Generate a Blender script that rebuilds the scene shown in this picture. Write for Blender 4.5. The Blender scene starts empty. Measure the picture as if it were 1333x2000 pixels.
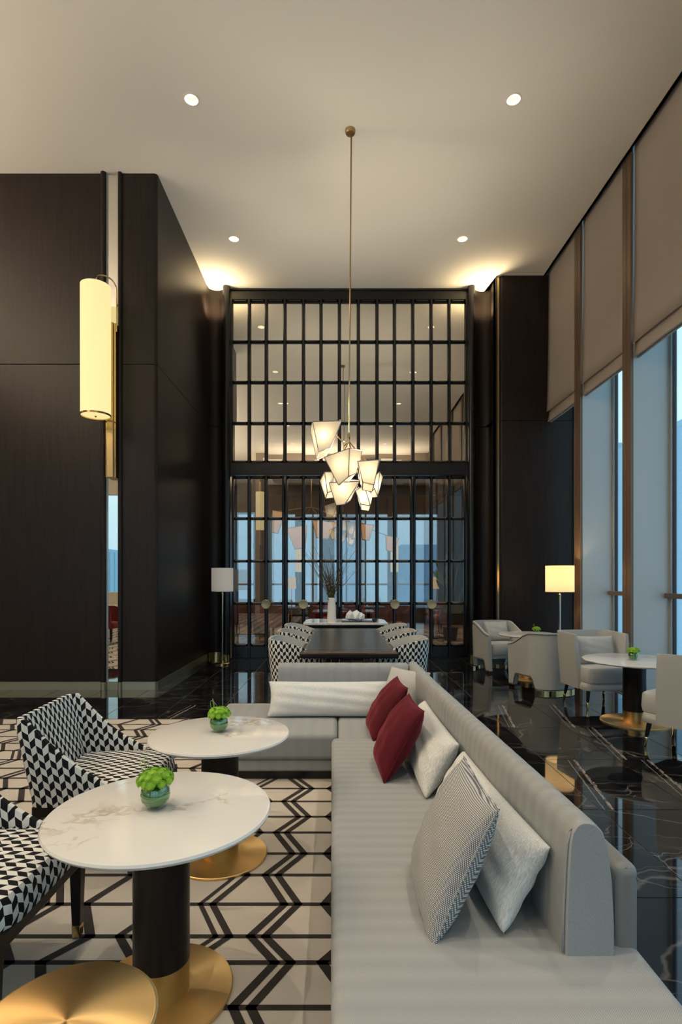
import bpy, bmesh, math, random
from mathutils import Vector, Matrix
R = random.Random(7)
PI = math.pi
C = bpy.context.scene.collection
S = bpy.context.scene
# ------------------------------------------------------------------ camera, world, exposure
E = 1.4; FPX = 1065.0; VX = 660.0; HY = 1132.0
cam = bpy.data.objects.new('camera', bpy.data.cameras.new('camera'))
cam.data.sensor_fit = 'HORIZONTAL'; cam.data.sensor_width = 36
cam.data.lens = 36 * FPX / 1333
cam.data.shift_x = (666.5 - VX) / 1333
cam.data.shift_y = (HY - 1000) / 1333
cam.data.clip_start = .05; cam.data.clip_end = 900
cam.location = (0, 0, E); cam.rotation_euler = (PI / 2, 0, 0)
C.objects.link(cam); S.camera = cam
S.view_settings.view_transform = 'Standard'; S.view_settings.look = 'None'
S.view_settings.gamma = 1; S.view_settings.use_curve_mapping = False
S.view_settings.exposure = 0.55
cy = S.cycles
cy.use_denoising = True; cy.max_bounces = 9; cy.diffuse_bounces = 4; cy.glossy_bounces = 5
cy.transparent_max_bounces = 16; cy.transmission_bounces = 6
cy.sample_clamp_indirect = 4; cy.sample_clamp_direct = 0; cy.blur_glossy = .3
cy.caustics_reflective = False; cy.caustics_refractive = False
W = bpy.data.worlds.new('sky'); S.world = W; W.use_nodes = True
wn = W.node_tree.nodes; wl = W.node_tree.links
bgn = wn['Background']; SKY = 1.12
tc = wn.new('ShaderNodeTexCoord'); sp = wn.new('ShaderNodeSeparateXYZ'); cr = wn.new('ShaderNodeValToRGB')
wl.new(tc.outputs['Generated'], sp.inputs[0]); wl.new(sp.outputs['Z'], cr.inputs[0])
e = cr.color_ramp.elements
e[0].position = 0.0; e[0].color = (.40, .62, .78, 1)
e[1].position = .75; e[1].color = (.32, .54, .82, 1)
k_ = e.new(.25); k_.color = (.55, .78, .88, 1)
wl.new(cr.outputs[0], bgn.inputs[0]); bgn.inputs[1].default_value = SKY
CEIL = 6.57
def light(name, kind, loc, power, col, rot=(0, 0, 0), size=.1, spot=None, blend=.5, size_y=None, parent=None):
    l = bpy.data.lights.new(name, kind); l.energy = power; l.color = col
    if kind == 'AREA':
        l.size = size
        if size_y: l.shape = 'RECTANGLE'; l.size_y = size_y
    else: l.shadow_soft_size = size
    if spot: l.spot_size = spot; l.spot_blend = blend
    o = bpy.data.objects.new(name, l); o.location = loc; o.rotation_euler = rot
    C.objects.link(o)
    if parent: o.parent = parent
    return o
# daylight coming in through the tall windows (right wall and the far left back wall)
for nm, lc, rt_, a_, b_ in (('window_portal', (4.12, 3.2, 2.3), (0, PI / 2, 0), 4.6, 12.4), ('window_portal_back', (-7.7, -8.16, 2.6), (-PI / 2, 0, PI), 8.6, 4.4),
                            ('window_portal_behind', (.5, -3.25, 2.9), (-PI / 2, 0, PI), 7.6, 5.0), ('window_portal_restaurant', (0, 17.15, 2.0), (PI / 2, 0, PI), 6.4, 2.9)):
    light(nm, 'AREA', lc, 1, (1, 1, 1), rt_, a_, size_y=b_).data.cycles.is_portal = True
WARM = (1, .76, .46)
# ------------------------------------------------------------------ materials
def mat(name, col, rough=.5, metal=0, spec=None, **kw):
    m = bpy.data.materials.new(name); m.use_nodes = True
    b = m.node_tree.nodes['Principled BSDF']
    b.inputs['Base Color'].default_value = (*col, 1); b.inputs['Roughness'].default_value = rough
    b.inputs['Metallic'].default_value = metal
    if spec is not None: b.inputs['Specular IOR Level'].default_value = spec
    for k, v in kw.items(): b.inputs[k.replace('_', ' ')].default_value = v
    return m
class N:
    def __init__(s, m): s.t = m.node_tree; s.b = s.t.nodes.get('Principled BSDF')
    def n(s, t, **kw):
        x = s.t.nodes.new('ShaderNode' + t)
        for k, v in kw.items(): setattr(x, k, v)
        return x
    def l(s, a, b): s.t.links.new(a, b)
    def put(s, inp, v):
        if hasattr(v, 'is_output') or isinstance(v, bpy.types.NodeSocket): s.l(v, inp)
        else: inp.default_value = v
    def m(s, op, a, b=0.0, c=None, clamp=False):
        x = s.n('Math', operation=op); x.use_clamp = clamp
        s.put(x.inputs[0], a); s.put(x.inputs[1], b)
        if c is not None: s.put(x.inputs[2], c)
        return x.outputs[0]
    def mix(s, f, a, b):
        x = s.n('Mix', data_type='RGBA'); s.put(x.inputs[0], f)
        s.put(x.inputs[6], a if hasattr(a, 'links') else (*a, 1)); s.put(x.inputs[7], b if hasattr(b, 'links') else (*b, 1))
        return x.outputs[2]
    def noise(s, vec, scale, detail=3, rough=.5, out=0):
        x = s.n('TexNoise'); x.inputs['Scale'].default_value = scale; x.inputs['Detail'].default_value = detail
        x.inputs['Roughness'].default_value = rough
        if vec is not None: s.l(vec, x.inputs['Vector'])
        return x.outputs[out]
    def ramp(s, f, pts):
        x = s.n('ValToRGB'); s.l(f, x.inputs[0]); el = x.color_ramp.elements
        while len(el) < len(pts): el.new(.5)
        for q, (p, c) in zip(el, pts): q.position = p; q.color = (*c, 1) if len(c) == 3 else c
        return x.outputs[0]
    def coord(s, which='Object'): return s.n('TexCoord').outputs[which]
    def mapv(s, v, scale=(1, 1, 1), loc=(0, 0, 0), rot=(0, 0, 0)):
        x = s.n('Mapping'); s.l(v, x.inputs[0]); x.inputs['Scale'].default_value = scale
        x.inputs['Location'].default_value = loc; x.inputs['Rotation'].default_value = rot
        return x.outputs[0]
    def bump(s, h, strength=.2, dist=.01):
        x = s.n('Bump'); x.inputs['Strength'].default_value = strength; x.inputs['Distance'].default_value = dist
        s.l(h, x.inputs['Height']); s.l(x.outputs[0], s.b.inputs['Normal'])
M = {}
def wood(name, c0, c1, rough):
    m = mat(name, c0, rough, spec=.21); q = N(m); v = q.mapv(q.coord(), (14, 14, .7))
    f = q.noise(v, 3, 6, .6)
    g = q.noise(q.mapv(q.coord(), (60, 60, 1.2)), 4, 3)
    q.l(q.mix(q.m('MULTIPLY', f, q.m('ADD', g, .4), clamp=True), c0, c1), q.b.inputs['Base Color'])
    q.l(q.m('MULTIPLY_ADD', g, .12, rough - .06), q.b.inputs['Roughness'])
    q.bump(g, .12, .002); return m
M['wood'] = wood('dark_stained_oak', (.007, .005, .0046), (.036, .025, .021), .36)
M['furnwood'] = wood('dark_table_oak', (.010, .008, .007), (.022, .017, .014), .3)  # oak of the tables, chair legs and rails
M['frame'] = mat('black_lacquer_frame', (.010, .010, .011), .25)
M['black'] = mat('black_metal', (.01, .01, .011), .35)
M['void'] = mat('shadow_gap', (.004, .004, .004), .9)
def brass(name, col, rough, radial=False):
    m = mat(name, col, rough, 1); q = N(m)
    if radial:
        q.b.inputs['Anisotropic'].default_value = .85
        t = q.n('Tangent', direction_type='RADIAL', axis='Z'); q.l(t.outputs[0], q.b.inputs['Tangent'])
    return m
M['brass'] = brass('brushed_brass', (.50, .36, .17), .32)
M['brassdisc'] = brass('spun_brass', (.86, .58, .25), .44, True)
M['palebrass'] = brass('pale_champagne_brass', (.46, .40, .28), .38)
M['polbrass'] = brass('polished_brass', (.62, .46, .22), .16)
M['steel'] = brass('lamp_pole_nickel', (.55, .5, .42), .22)
M['ceil'] = mat('cream_ceiling_paint', (.86, .80, .71), .8)
M['cream'] = mat('cream_wall_paint', (.68, .62, .52), .75)
M['taupe'] = mat('taupe_wall', (.30, .25, .20), .7)
# polished black marble with pale veins
def marble_black(name, tile):
    m = mat(name, (.006, .006, .007), .04, spec=.55); q = N(m)
    oi = q.n('ObjectInfo'); co = q.coord()
    add = q.n('VectorMath', operation='ADD'); q.l(co, add.inputs[0])
    if tile:
        sc = q.n('VectorMath', operation='SCALE'); q.l(oi.outputs['Location'], sc.inputs[0]); sc.inputs[3].default_value = 1.37
        q.l(sc.outputs[0], add.inputs[1])
    v = add.outputs[0]
    warp = q.noise(v, 2.2, 4, .55, 1)
    wv = q.n('VectorMath', operation='MULTIPLY_ADD'); q.l(warp, wv.inputs[0]); wv.inputs[1].default_value = (.35, .35, 0); q.l(v, wv.inputs[2])
    def ridge(scale, sx, rot, width):
        vv = q.mapv(wv.outputs[0], (sx, 1, 1), rot=(0, 0, rot))
        x = q.n('TexVoronoi', feature='DISTANCE_TO_EDGE'); x.inputs['Scale'].default_value = scale; q.l(vv, x.inputs[0])
        return q.ramp(x.outputs['Distance'], [(0, (1, 1, 1)), (width, (0, 0, 0))])
    r1 = ridge(1.7, .45, .5, .012); r2 = ridge(4.2, .5, -.7, .014); r3 = ridge(9, .3, .9, .02)
    mask = q.ramp(q.noise(v, 1.3, 3), [(.42, (0, 0, 0)), (.62, (1, 1, 1))])
    mask2 = q.ramp(q.noise(v, 2.6, 3), [(.45, (0, 0, 0)), (.7, (1, 1, 1))])
    s = q.m('ADD', q.m('MULTIPLY', r1, .55), q.m('MULTIPLY', q.m('MULTIPLY', r2, mask), .8))
    s = q.m('ADD', s, q.m('MULTIPLY', q.m('MULTIPLY', r3, mask2), .6), clamp=True)
    cl = q.noise(wv.outputs[0], 3.5, 6, .7)
    cloud = q.m('MULTIPLY', q.ramp(cl, [(.5, (0, 0, 0)), (.75, (1, 1, 1))]), q.m('MULTIPLY', mask, .35))
    col = q.mix(cloud, (.006, .006, .007), (.09, .06, .045))
    col = q.mix(q.m('MULTIPLY', s, .6), col, (.30, .26, .23))
    if tile:   # the bold diagonal streak repeated in the book-matched tiles
        xyz = q.n('SeparateXYZ'); q.l(co, xyz.inputs[0])
        # local tile coordinates: x 0..0.57, y 0..0.92
        line = q.m('MULTIPLY_ADD', xyz.outputs[1], .179, .075)
        wob = q.m('MULTIPLY', q.m('SUBTRACT', q.noise(co, 30, 3), .5), .03)
        d = q.m('ABSOLUTE', q.m('SUBTRACT', q.m('ADD', xyz.outputs[0], wob), line))
        st = q.m('LESS_THAN', d, q.m('MULTIPLY_ADD', q.noise(co, 8, 2), .022, .0))
        fine = q.ramp(q.noise(q.mapv(co, (90, 9, 9), rot=(0, 0, .18)), 2, 3), [(.4, (0, 0, 0)), (.6, (1, 1, 1))])
        oc = q.n('SeparateColor'); q.l(oi.outputs['Color'], oc.inputs[0])
        st = q.m('MULTIPLY', q.m('MULTIPLY', st, fine), oc.outputs[0])
        d2 = q.m('ABSOLUTE', q.m('SUBTRACT', q.m('MULTIPLY_ADD', wob, .6, xyz.outputs[0]), q.m('SUBTRACT', line, .05)))
        st2 = q.m('MULTIPLY', q.m('LESS_THAN', d2, .0035), q.m('MULTIPLY', oc.outputs[0], .5))
        col = q.mix(q.m('MAXIMUM', st, st2), col, (.42, .33, .27))
    q.l(col, q.b.inputs['Base Color']); return m
M['tile'] = marble_black('black_marble_tile', True)
M['marb'] = marble_black('black_marble_slab', False)
M['grout'] = mat('tile_joint', (.20, .15, .12), .5)
def marble_white():
    m = mat('white_veined_marble', (.8, .77, .72), .12); q = N(m); v = q.coord()
    oi = q.n('ObjectInfo'); ad = q.n('VectorMath', operation='ADD'); q.l(v, ad.inputs[0]); q.l(oi.outputs['Location'], ad.inputs[1]); v = ad.outputs[0]
    wv = q.n('VectorMath', operation='MULTIPLY_ADD'); q.l(q.noise(v, 3, 4, .6, 1), wv.inputs[0]); wv.inputs[1].default_value = (.5, .5, .1); q.l(v, wv.inputs[2])
    n = q.noise(q.mapv(wv.outputs[0], (.8, 2.2, 1), rot=(0, 0, .35)), 1.6, 5, .55)
    r = q.m('ABSOLUTE', q.m('SUBTRACT', n, .5))
    vein = q.ramp(r, [(0, (1, 1, 1)), (.022, (0, 0, 0))])
    msk = q.ramp(q.noise(v, 4, 2), [(.5, (0, 0, 0)), (.68, (1, 1, 1))])
    cl = q.noise(v, 2.5, 3)
    col = q.mix(cl, (.70, .68, .65), (.77, .75, .72))
    col = q.mix(q.m('MULTIPLY', q.m('MULTIPLY', vein, msk), .75), col, (.42, .33, .22))
    q.l(col, q.b.inputs['Base Color']); return m
M['wmarble'] = marble_white()
def fabric(name, c0, c1, scale=700, rough=.9, stripes=None, bump=.15, aniso=(1, 1, 1)):
    m = mat(name, c0, rough, spec=.15); q = N(m); v = q.coord()
    n = q.noise(q.mapv(v, aniso), scale, 2)
    f = q.ramp(n, [(.35, (0, 0, 0)), (.65, (1, 1, 1))])
    if stripes:
        ax, per, amt = stripes
        xyz = q.n('SeparateXYZ'); q.l(v, xyz.inputs[0])
        w = q.m('FRACT', q.m('DIVIDE', xyz.outputs[ax], per))
        w = q.m('PINGPONG', q.m('MULTIPLY', w, 2), 1)
        # herringbone twill between the stripes
        tw = q.m('ADD', q.m('MULTIPLY', q.m('PINGPONG', xyz.outputs[ax], per / 2), 1.0), xyz.outputs[1 - ax if ax < 2 else 0])
        tw = q.m('SUBTRACT', q.m('FRACT', q.m('DIVIDE', q.m('ADD', tw, xyz.outputs[2]), .0055)), .5)
        tw = q.m('GREATER_THAN', tw, 0)
        f = q.m('ADD', q.m('MULTIPLY', f, .5), q.m('MULTIPLY', tw, .5))
        f = q.m('ADD', f, q.m('MULTIPLY', q.m('SUBTRACT', w, .5), amt), clamp=True)
    q.l(q.mix(f, c0, c1), q.b.inputs['Base Color'])
    if bump: q.bump(n, bump, .002)
    return m
M['sofa'] = fabric('grey_herringbone_upholstery', (.24, .25, .253), (.415, .428, .43), stripes=(1, .075, .2))
M['sofax'] = fabric('grey_striped_upholstery', (.245, .257, .262), (.395, .41, .415), stripes=(0, .09, .14))
M['grey'] = fabric('pale_grey_linen', (.40, .405, .39), (.54, .545, .52), 500)
M['silk'] = fabric('ivory_slub_silk', (.50, .51, .50), (.82, .83, .82), 60, .55, aniso=(9, 9, .7), bump=.3)
M['silkx'] = fabric('ivory_slub_silk_upright', (.58, .59, .58), (.82, .83, .82), 60, .55, aniso=(9, 9, .7), bump=.2)
M['hound'] = fabric('houndstooth_fabric', (.1, .1, .1), (.7, .7, .66), 500)
def hound():
    m = M['hound']; q = N(m); v = q.coord(); xyz = q.n('SeparateXYZ'); q.l(v, xyz.inputs[0])
    a = q.m('GREATER_THAN', q.m('FRACT', q.m('DIVIDE', q.m('ADD', q.m('ADD', xyz.outputs[0], q.m('MULTIPLY', xyz.outputs[1], .9)), q.m('MULTIPLY', xyz.outputs[2], .4)), .0066)), .46)
    b = q.m('GREATER_THAN', q.m('FRACT', q.m('DIVIDE', xyz.outputs[2], .0052)), .45)
    f = q.m('MULTIPLY_ADD', q.m('MULTIPLY', a, b), .85, .1)
    q.l(q.mix(f, (.07, .072, .078), (.86, .88, .87)), q.b.inputs['Base Color'])
hound()
M['velvet'] = mat('burgundy_velvet', (.085, .004, .010), .75, spec=.2, Sheen_Weight=.35, Sheen_Roughness=.4)
M['velvet'].node_tree.nodes['Principled BSDF'].inputs['Sheen Tint'].default_value = (.9, .15, .2, 1)
M['red'] = mat('red_upholstery', (.20, .018, .018), .8)
M['leather'] = mat('taupe_leather', (.24, .23, .215), .42)
M['piping'] = mat('dark_piping', (.04, .037, .035), .6)
def cube_pattern():
    m = mat('black_and_white_parallelogram_weave', (.8, .8, .78), .85, spec=.15); q = N(m)
    uv = q.n('SeparateXYZ'); q.l(q.coord('UV'), uv.inputs[0])
    w, p = .0255, .066
    cu = q.m('DIVIDE', uv.outputs[0], w); ci = q.m('FLOOR', cu); fu = q.m('FRACT', cu)
    par = q.m('MODULO', q.m('ABSOLUTE', ci), 2)
    tri = q.m('ADD', q.m('MULTIPLY', par, q.m('SUBTRACT', 1, fu)), q.m('MULTIPLY', q.m('SUBTRACT', 1, par), fu))
    vv = q.m('ADD', q.m('DIVIDE', uv.outputs[1], p), q.m('MULTIPLY', tri, .28))
    vv = q.m('ADD', vv, q.m('MULTIPLY', par, .5))
    f = q.m('GREATER_THAN', q.m('FRACT', vv), .5)
    q.l(q.mix(f, (.012, .012, .014), (.74, .73, .70)), q.b.inputs['Base Color']); return m
M['cube'] = cube_pattern()
def carpet_mat(name, c0, c1):
    m = mat(name, c0, .95, spec=.05, Sheen_Weight=.15); q = N(m)
    n = q.noise(q.coord(), 900, 2); n2 = q.noise(q.mapv(q.coord(), (1, 3, 1)), 2.5, 3)
    q.l(q.mix(q.m('MULTIPLY_ADD', n, .5, q.m('MULTIPLY', n2, .5)), c0, c1), q.b.inputs['Base Color'])
    q.bump(n, .5, .004); return m
M['pile'] = carpet_mat('cream_carpet_pile', (.50, .445, .375), (.71, .64, .55))
M['pileline'] = carpet_mat('dark_brown_carpet_pile', (.022, .016, .014), (.05, .038, .033))
M['blind'] = fabric('taupe_blind_cloth', (.45, .39, .335), (.52, .455, .40), 900, bump=.05)
M['fin'] = mat('blue_grey_painted_fin', (.50, .53, .53), .45)
M['bronze'] = mat('bronze_anodised_strip', (.20, .13, .085), .42, .35)
M['alu'] = mat('window_aluminium', (.45, .47, .47), .4, .4)
def glass_mat(name, tint, refl, rough=0.0):
    m = bpy.data.materials.new(name); m.use_nodes = True; q = N(m); t = q.t; t.nodes.remove(q.b)
    tr = q.n('BsdfTransparent'); tr.inputs[0].default_value = (*tint, 1)
    gl = q.n('BsdfGlossy'); gl.inputs['Roughness'].default_value = rough; gl.inputs[0].default_value = (1, 1, 1, 1)
    fr = q.n('Fresnel'); q.l(q.m('MULTIPLY_ADD', q.n('NewGeometry').outputs['Backfacing'], 1 / 1.5 - 1.5, 1.5), fr.inputs[0])
    f = q.m('ADD', q.m('MULTIPLY', fr.outputs[0], 1.2), refl, clamp=True)
    mx = q.n('MixShader'); q.l(f, mx.inputs[0]); q.l(tr.outputs[0], mx.inputs[1]); q.l(gl.outputs[0], mx.inputs[2])
    q.l(mx.outputs[0], t.nodes['Material Output'].inputs[0]); return m
M['glass'] = glass_mat('clear_window_glass', (.93, .97, .98), .0)
M['doorglass'] = glass_mat('smoked_door_glass', (.66, .66, .66), .12)
M['jar'] = glass_mat('clear_vase_glass', (.85, .93, .85), .05)
M['mirror'] = mat('bronze_mirror', (.86, .83, .76), .0, 1)
def shade_mat(name, col, emit, strength):
    m = bpy.data.materials.new(name); m.use_nodes = True; q = N(m); t = q.t; t.nodes.remove(q.b)
    d = q.n('BsdfDiffuse'); d.inputs[0].default_value = (*col, 1)
    tr = q.n('BsdfTranslucent'); tr.inputs[0].default_value = (*col, 1)
    mx = q.n('MixShader'); mx.inputs[0].default_value = .5; q.l(d.outputs[0], mx.inputs[1]); q.l(tr.outputs[0], mx.inputs[2])
    em = q.n('Emission'); em.inputs[0].default_value = (*emit, 1); em.inputs[1].default_value = strength
    ad = q.n('AddShader'); q.l(mx.outputs[0], ad.inputs[0]); q.l(em.outputs[0], ad.inputs[1])
    q.l(ad.outputs[0], t.nodes['Material Output'].inputs[0]); return m
M['shade'] = shade_mat('glowing_paper_shade', (.027, .0225, .0155), (1, .80, .48), .31)
M['sconce'] = shade_mat('glowing_sconce_shade', (.5, .45, .3), (1, .86, .44), .46)
M['lampon'] = shade_mat('lit_linen_lampshade', (.6, .5, .35), (1, .78, .42), .34)
M['lampoff'] = shade_mat('faint_glow_linen_lampshade', (.88, .86, .82), (1, .9, .8), .06)  # lamp is off; slight emission lifts the shade's tone
def emis(name, col, s):
    m = bpy.data.materials.new(name); m.use_nodes = True; q = N(m); q.t.nodes.remove(q.b)
    em = q.n('Emission'); em.inputs[0].default_value = (*col, 1); em.inputs[1].default_value = s
    q.l(em.outputs[0], q.t.nodes['Material Output'].inputs[0]); return m
M['bulb'] = emis('downlight_lamp', (1, .87, .62), 5)
M['bulbsmall'] = emis('lamp_glow', (1, .70, .36), 1.6)
M['white'] = mat('white_ceramic', (.78, .76, .72), .3)
M['reflector'] = mat('downlight_reflector', (.85, .8, .7), .25)
M['seam'] = mat('shade_wire_seam', (.22, .18, .20), .7)
M['bloom'] = mat('lime_green_petal', (.27, .50, .03), .7)
M['mound'] = mat('dark_flower_foliage', (.05, .16, .01), .8)
M['pull'] = mat('champagne_pull', (.55, .46, .27), .42, .5)
M['warmshade'] = shade_mat('amber_paper_shade', (.6, .45, .3), (1, .60, .32), .35)
M['leafin'] = mat('green_leaf_in_water', (.06, .25, .015), .15)
M['stem'] = mat('bear_grass', (.30, .42, .10), .5)
M['blade'] = mat('dark_grass_blade', (.07, .26, .02), .3)
M['leaf'] = mat('dark_green_leaf', (.06, .16, .04), .5)
M['branch'] = mat('brown_twig', (.10, .06, .03), .7)
M['crystal'] = mat('frosted_crystal', (.75, .78, .80), .25)
# ------------------------------------------------------------------ builders
class B:
    def __init__(s): s.bm = bmesh.new(); s.uv = None
    def face(s, vs, mi=0, sm=False):
        try: f = s.bm.faces.new(vs)
        except ValueError: return None
        f.material_index = mi; f.smooth = sm; return f
    def hexa(s, p, mi=0):      # p: 4 bottom ccw, 4 top ccw
        v = [s.bm.verts.new(q) for q in p]
        for a in ((3, 2, 1, 0), (4, 5, 6, 7), (0, 1, 5, 4), (1, 2, 6, 5), (2, 3, 7, 6), (3, 0, 4, 7)):
            s.face([v[i] for i in a], mi)
        return s
    def box(s, x0, x1, y0, y1, z0, z1, mi=0):
        return s.hexa([(x0, y0, z0), (x1, y0, z0), (x1, y1, z0), (x0, y1, z0), (x0, y0, z1), (x1, y0, z1), (x1, y1, z1), (x0, y1, z1)], mi)
    def lathe(s, prof, cx=0, cy=0, seg=32, mi=0, cap=True):
        rings = []
        for r, z in prof:
            rings.append([s.bm.verts.new((cx + r * math.cos(2 * PI * i / seg), cy + r * math.sin(2 * PI * i / seg), z)) for i in range(seg)] if r > 1e-6 else s.bm.verts.new((cx, cy, z)))
        for a, b in zip(rings, rings[1:]):
            for i in range(seg):
                j = (i + 1) % seg
                if isinstance(a, list) and isinstance(b, list): s.face([a[i], a[j], b[j], b[i]], mi, True)
                elif isinstance(a, list): s.face([a[i], a[j], b], mi, True)
                elif isinstance(b, list): s.face([a, b[j], b[i]], mi, True)
        if cap:
            if isinstance(rings[0], list): s.face(rings[0][::-1], mi)
            if isinstance(rings[-1], list): s.face(rings[-1], mi)
        return s
    def cyl(s, cx, cy, z0, z1, r0, r1=None, seg=32, mi=0):
        return s.lathe([(r0, z0), (r0 if r1 is None else r1, z1)], cx, cy, seg, mi)
    def tube(s, pts, r, seg=6, mi=0):
        pts = [Vector(p) for p in pts]; rings = []
        rr = r if isinstance(r, (list, tuple)) else [r] * len(pts)
        for i, p in enumerate(pts):
            d = (pts[min(i + 1, len(pts) - 1)] - pts[max(i - 1, 0)]).normalized()
            a = Vector((0, 0, 1)) if abs(d.z) < .9 else Vector((1, 0, 0))
            u = d.cross(a).normalized(); w = d.cross(u)
            rings.append([s.bm.verts.new(p + rr[i] * (math.cos(2 * PI * k / seg) * u + math.sin(2 * PI * k / seg) * w)) for k in range(seg)])
        for a, b in zip(rings, rings[1:]):
            for k in range(seg): s.face([a[k], a[(k + 1) % seg], b[(k + 1) % seg], b[k]], mi, True)
        s.face(rings[0][::-1], mi); s.face(rings[-1], mi); return s
    def prism(s, poly, z0, z1, mi=0, sm=False):     # xy polygon extruded in z
        a = [s.bm.verts.new((x, y, z0)) for x, y in poly]; b = [s.bm.verts.new((x, y, z1)) for x, y in poly]
        n = len(poly); s.face(a[::-1], mi); s.face(b, mi)
        for i in range(n): s.face([a[i], a[(i + 1) % n], b[(i + 1) % n], b[i]], mi, sm)
        return s
    def ball(s, c, r, seg=12, rings=8, sz=1, mi=0):
        pr = [(r * math.sin(PI * i / rings), c[2] + sz * r * -math.cos(PI * i / rings)) for i in range(rings + 1)]
        pr[0] = (0, pr[0][1]); pr[-1] = (0, pr[-1][1])
        return s.lathe(pr, c[0], c[1], seg, mi, False)
    def done(s, name, m, parent=None, bevel=0, seg=2, smooth=False, loc=None, subsurf=0):
        bm = s.bm; bmesh.ops.recalc_face_normals(bm, faces=bm.faces)
        me = bpy.data.meshes.new(name)
        if smooth or bevel:
            for f in bm.faces: f.smooth = True
        bm.to_mesh(me); bm.free()
        if smooth or bevel: me.set_sharp_from_angle(angle=math.radians(38))
        for q in (m if isinstance(m, (list, tuple)) else [m]): me.materials.append(M[q] if isinstance(q, str) else q)
        o = bpy.data.objects.new(name, me); C.objects.link(o)
        if parent is not None: o.parent = parent
        if loc is not None: o.location = loc
        if bevel:
            bv = o.modifiers.new('bevel', 'BEVEL'); bv.width = bevel; bv.segments = seg; bv.limit_method = 'ANGLE'; bv.angle_limit = math.radians(35)
            bv.harden_normals = seg < 3
        if subsurf:
            ss = o.modifiers.new('subsurf', 'SUBSURF'); ss.levels = subsurf; ss.render_levels = subsurf
        return o
def tag(o, label, cat, group=None, kind=None):
    o['label'] = label; o['category'] = cat
    if group: o['group'] = group
    if kind: o['kind'] = kind
    return o
def thing(name, label, cat, loc=(0, 0, 0), rz=0, group=None):
    o = bpy.data.objects.new(name, None); C.objects.link(o); o.location = loc; o.rotation_euler = (0, 0, rz)
    o.empty_display_size = .1
    return tag(o, label, cat, group)
def struct(o, label=None, cat=None):
    o['kind'] = 'structure'
    if label: o['label'] = label
    if cat: o['category'] = cat
    return o
def sroot(name, label, cat, loc=(0, 0, 0)):
    o = bpy.data.objects.new(name, None); C.objects.link(o); o.location = loc
    return struct(o, label, cat)
def copy_tree(o, parent=None):
    c = o.copy(); C.objects.link(c)
    if parent is not None: c.parent = parent
    for ch in list(o.children): copy_tree(ch, c)
    return c
def arc(cx, cy, r, a0, a1, n):
    return [(cx + r * math.cos(math.radians(a0 + (a1 - a0) * i / n)), cy + r * math.sin(math.radians(a0 + (a1 - a0) * i / n))) for i in range(n + 1)]
# ================================================================== SETTING
# ---- floor: slab and single marble tiles
fl = B().box(-12, 4.6, -8, 17.2, -.12, -.004).done('floor', 'grout'); struct(fl, 'polished black marble tile floor with pale streaked veins', 'floor')
TW, TD = .57, .92
tb = B().box(.003, TW - .003, .003, TD - .003, -.012, 0); tile0 = None
streak = {(0, 0), (1, 0), (1, -1), (0, -2), (1, -2), (-4, 2), (3, -1), (-1, 3), (3, 1), (-6, 0), (4, -3), (2, 2), (5, -1)}
for j in range(-5, 4 + 1):
    y0 = 5.16 + TD * j
    for i in range(-11, 5):
        x0 = 1.60 + TW * i
        if x0 + TW > 4.1: continue
        if y0 < 4.0 and x0 < .4: continue
        if y0 > 6.6 and x0 < -2.7: continue
        if y0 > 9.7: continue
        if tile0 is None: t = tile0 = tb.done('marble_tile', 'tile', fl, loc=(x0, y0, 0))
        else: t = tile0.copy(); C.objects.link(t); t.location = (x0, y0, 0)
        t.color = (1 if (i, j) in streak else 0, 0, 0, 1)
gen = B().box(-12, -4.7, -8, 6.9, -.012, 0); gen.box(-4.7, 1.0, -8, .5, -.012, 0); gen.box(1.0, 4.1, -3, .5, -.012, 0); gen.box(-4.7, .9, .5, 3.9, -.012, 0)
gen.done('marble_slab', 'marb', fl)
# ---- ceiling with recessed openings for the downlights
LX = (-1.575, 1.895); LY = (5.87, 8.27, 3.47, 1.07, -1.33)
cb = B(); h = .18; hr = .072
xs = sorted([-12, 3.535] + [x + s * h for x in LX for s in (-1, 1)]); ys = sorted([-8, 9.95] + [y + s * h for y in LY for s in (-1, 1)])
for i in range(len(xs) - 1):
    for j in range(len(ys) - 1):
        xm, ym = (xs[i] + xs[i + 1]) / 2, (ys[j] + ys[j + 1]) / 2
        isl = any(abs(xm - x) < .01 for x in LX) and any(abs(ym - y) < .01 for y in LY)
        if not isl:
            cb.face([cb.bm.verts.new(p) for p in ((xs[i], ys[j], CEIL), (xs[i], ys[j + 1], CEIL), (xs[i + 1], ys[j + 1], CEIL), (xs[i + 1], ys[j], CEIL))])
        else:
            n = 24; inner = []; outer = []
            for k in range(n):
                a = 2 * PI * k / n; c_, s_ = math.cos(a), math.sin(a); q = h / max(abs(c_), abs(s_))
                inner.append(cb.bm.verts.new((xm + hr * c_, ym + hr * s_, CEIL))); outer.append(cb.bm.verts.new((xm + q * c_, ym + q * s_, CEIL)))
            for k in range(n): cb.face([inner[k], outer[k], outer[(k + 1) % n], inner[(k + 1) % n]])
for f in cb.bm.faces: pass
ce = cb.done('ceiling', 'ceil'); struct(ce, 'plain cream painted ceiling above the lounge', 'ceiling')
B().box(-12, 3.50, -8, 9.95, CEIL + .3, CEIL + .4).done('roof_slab', 'void', ce)
B().box(3.50, 3.535, -3, 9.95, CEIL + .0, CEIL + .3).done('blind_pocket_edge', 'void', ce)
B().box(3.50, 4.4, -3, 9.95, CEIL + .25, CEIL + .3).done('blind_pocket_top', 'void', ce)
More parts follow.
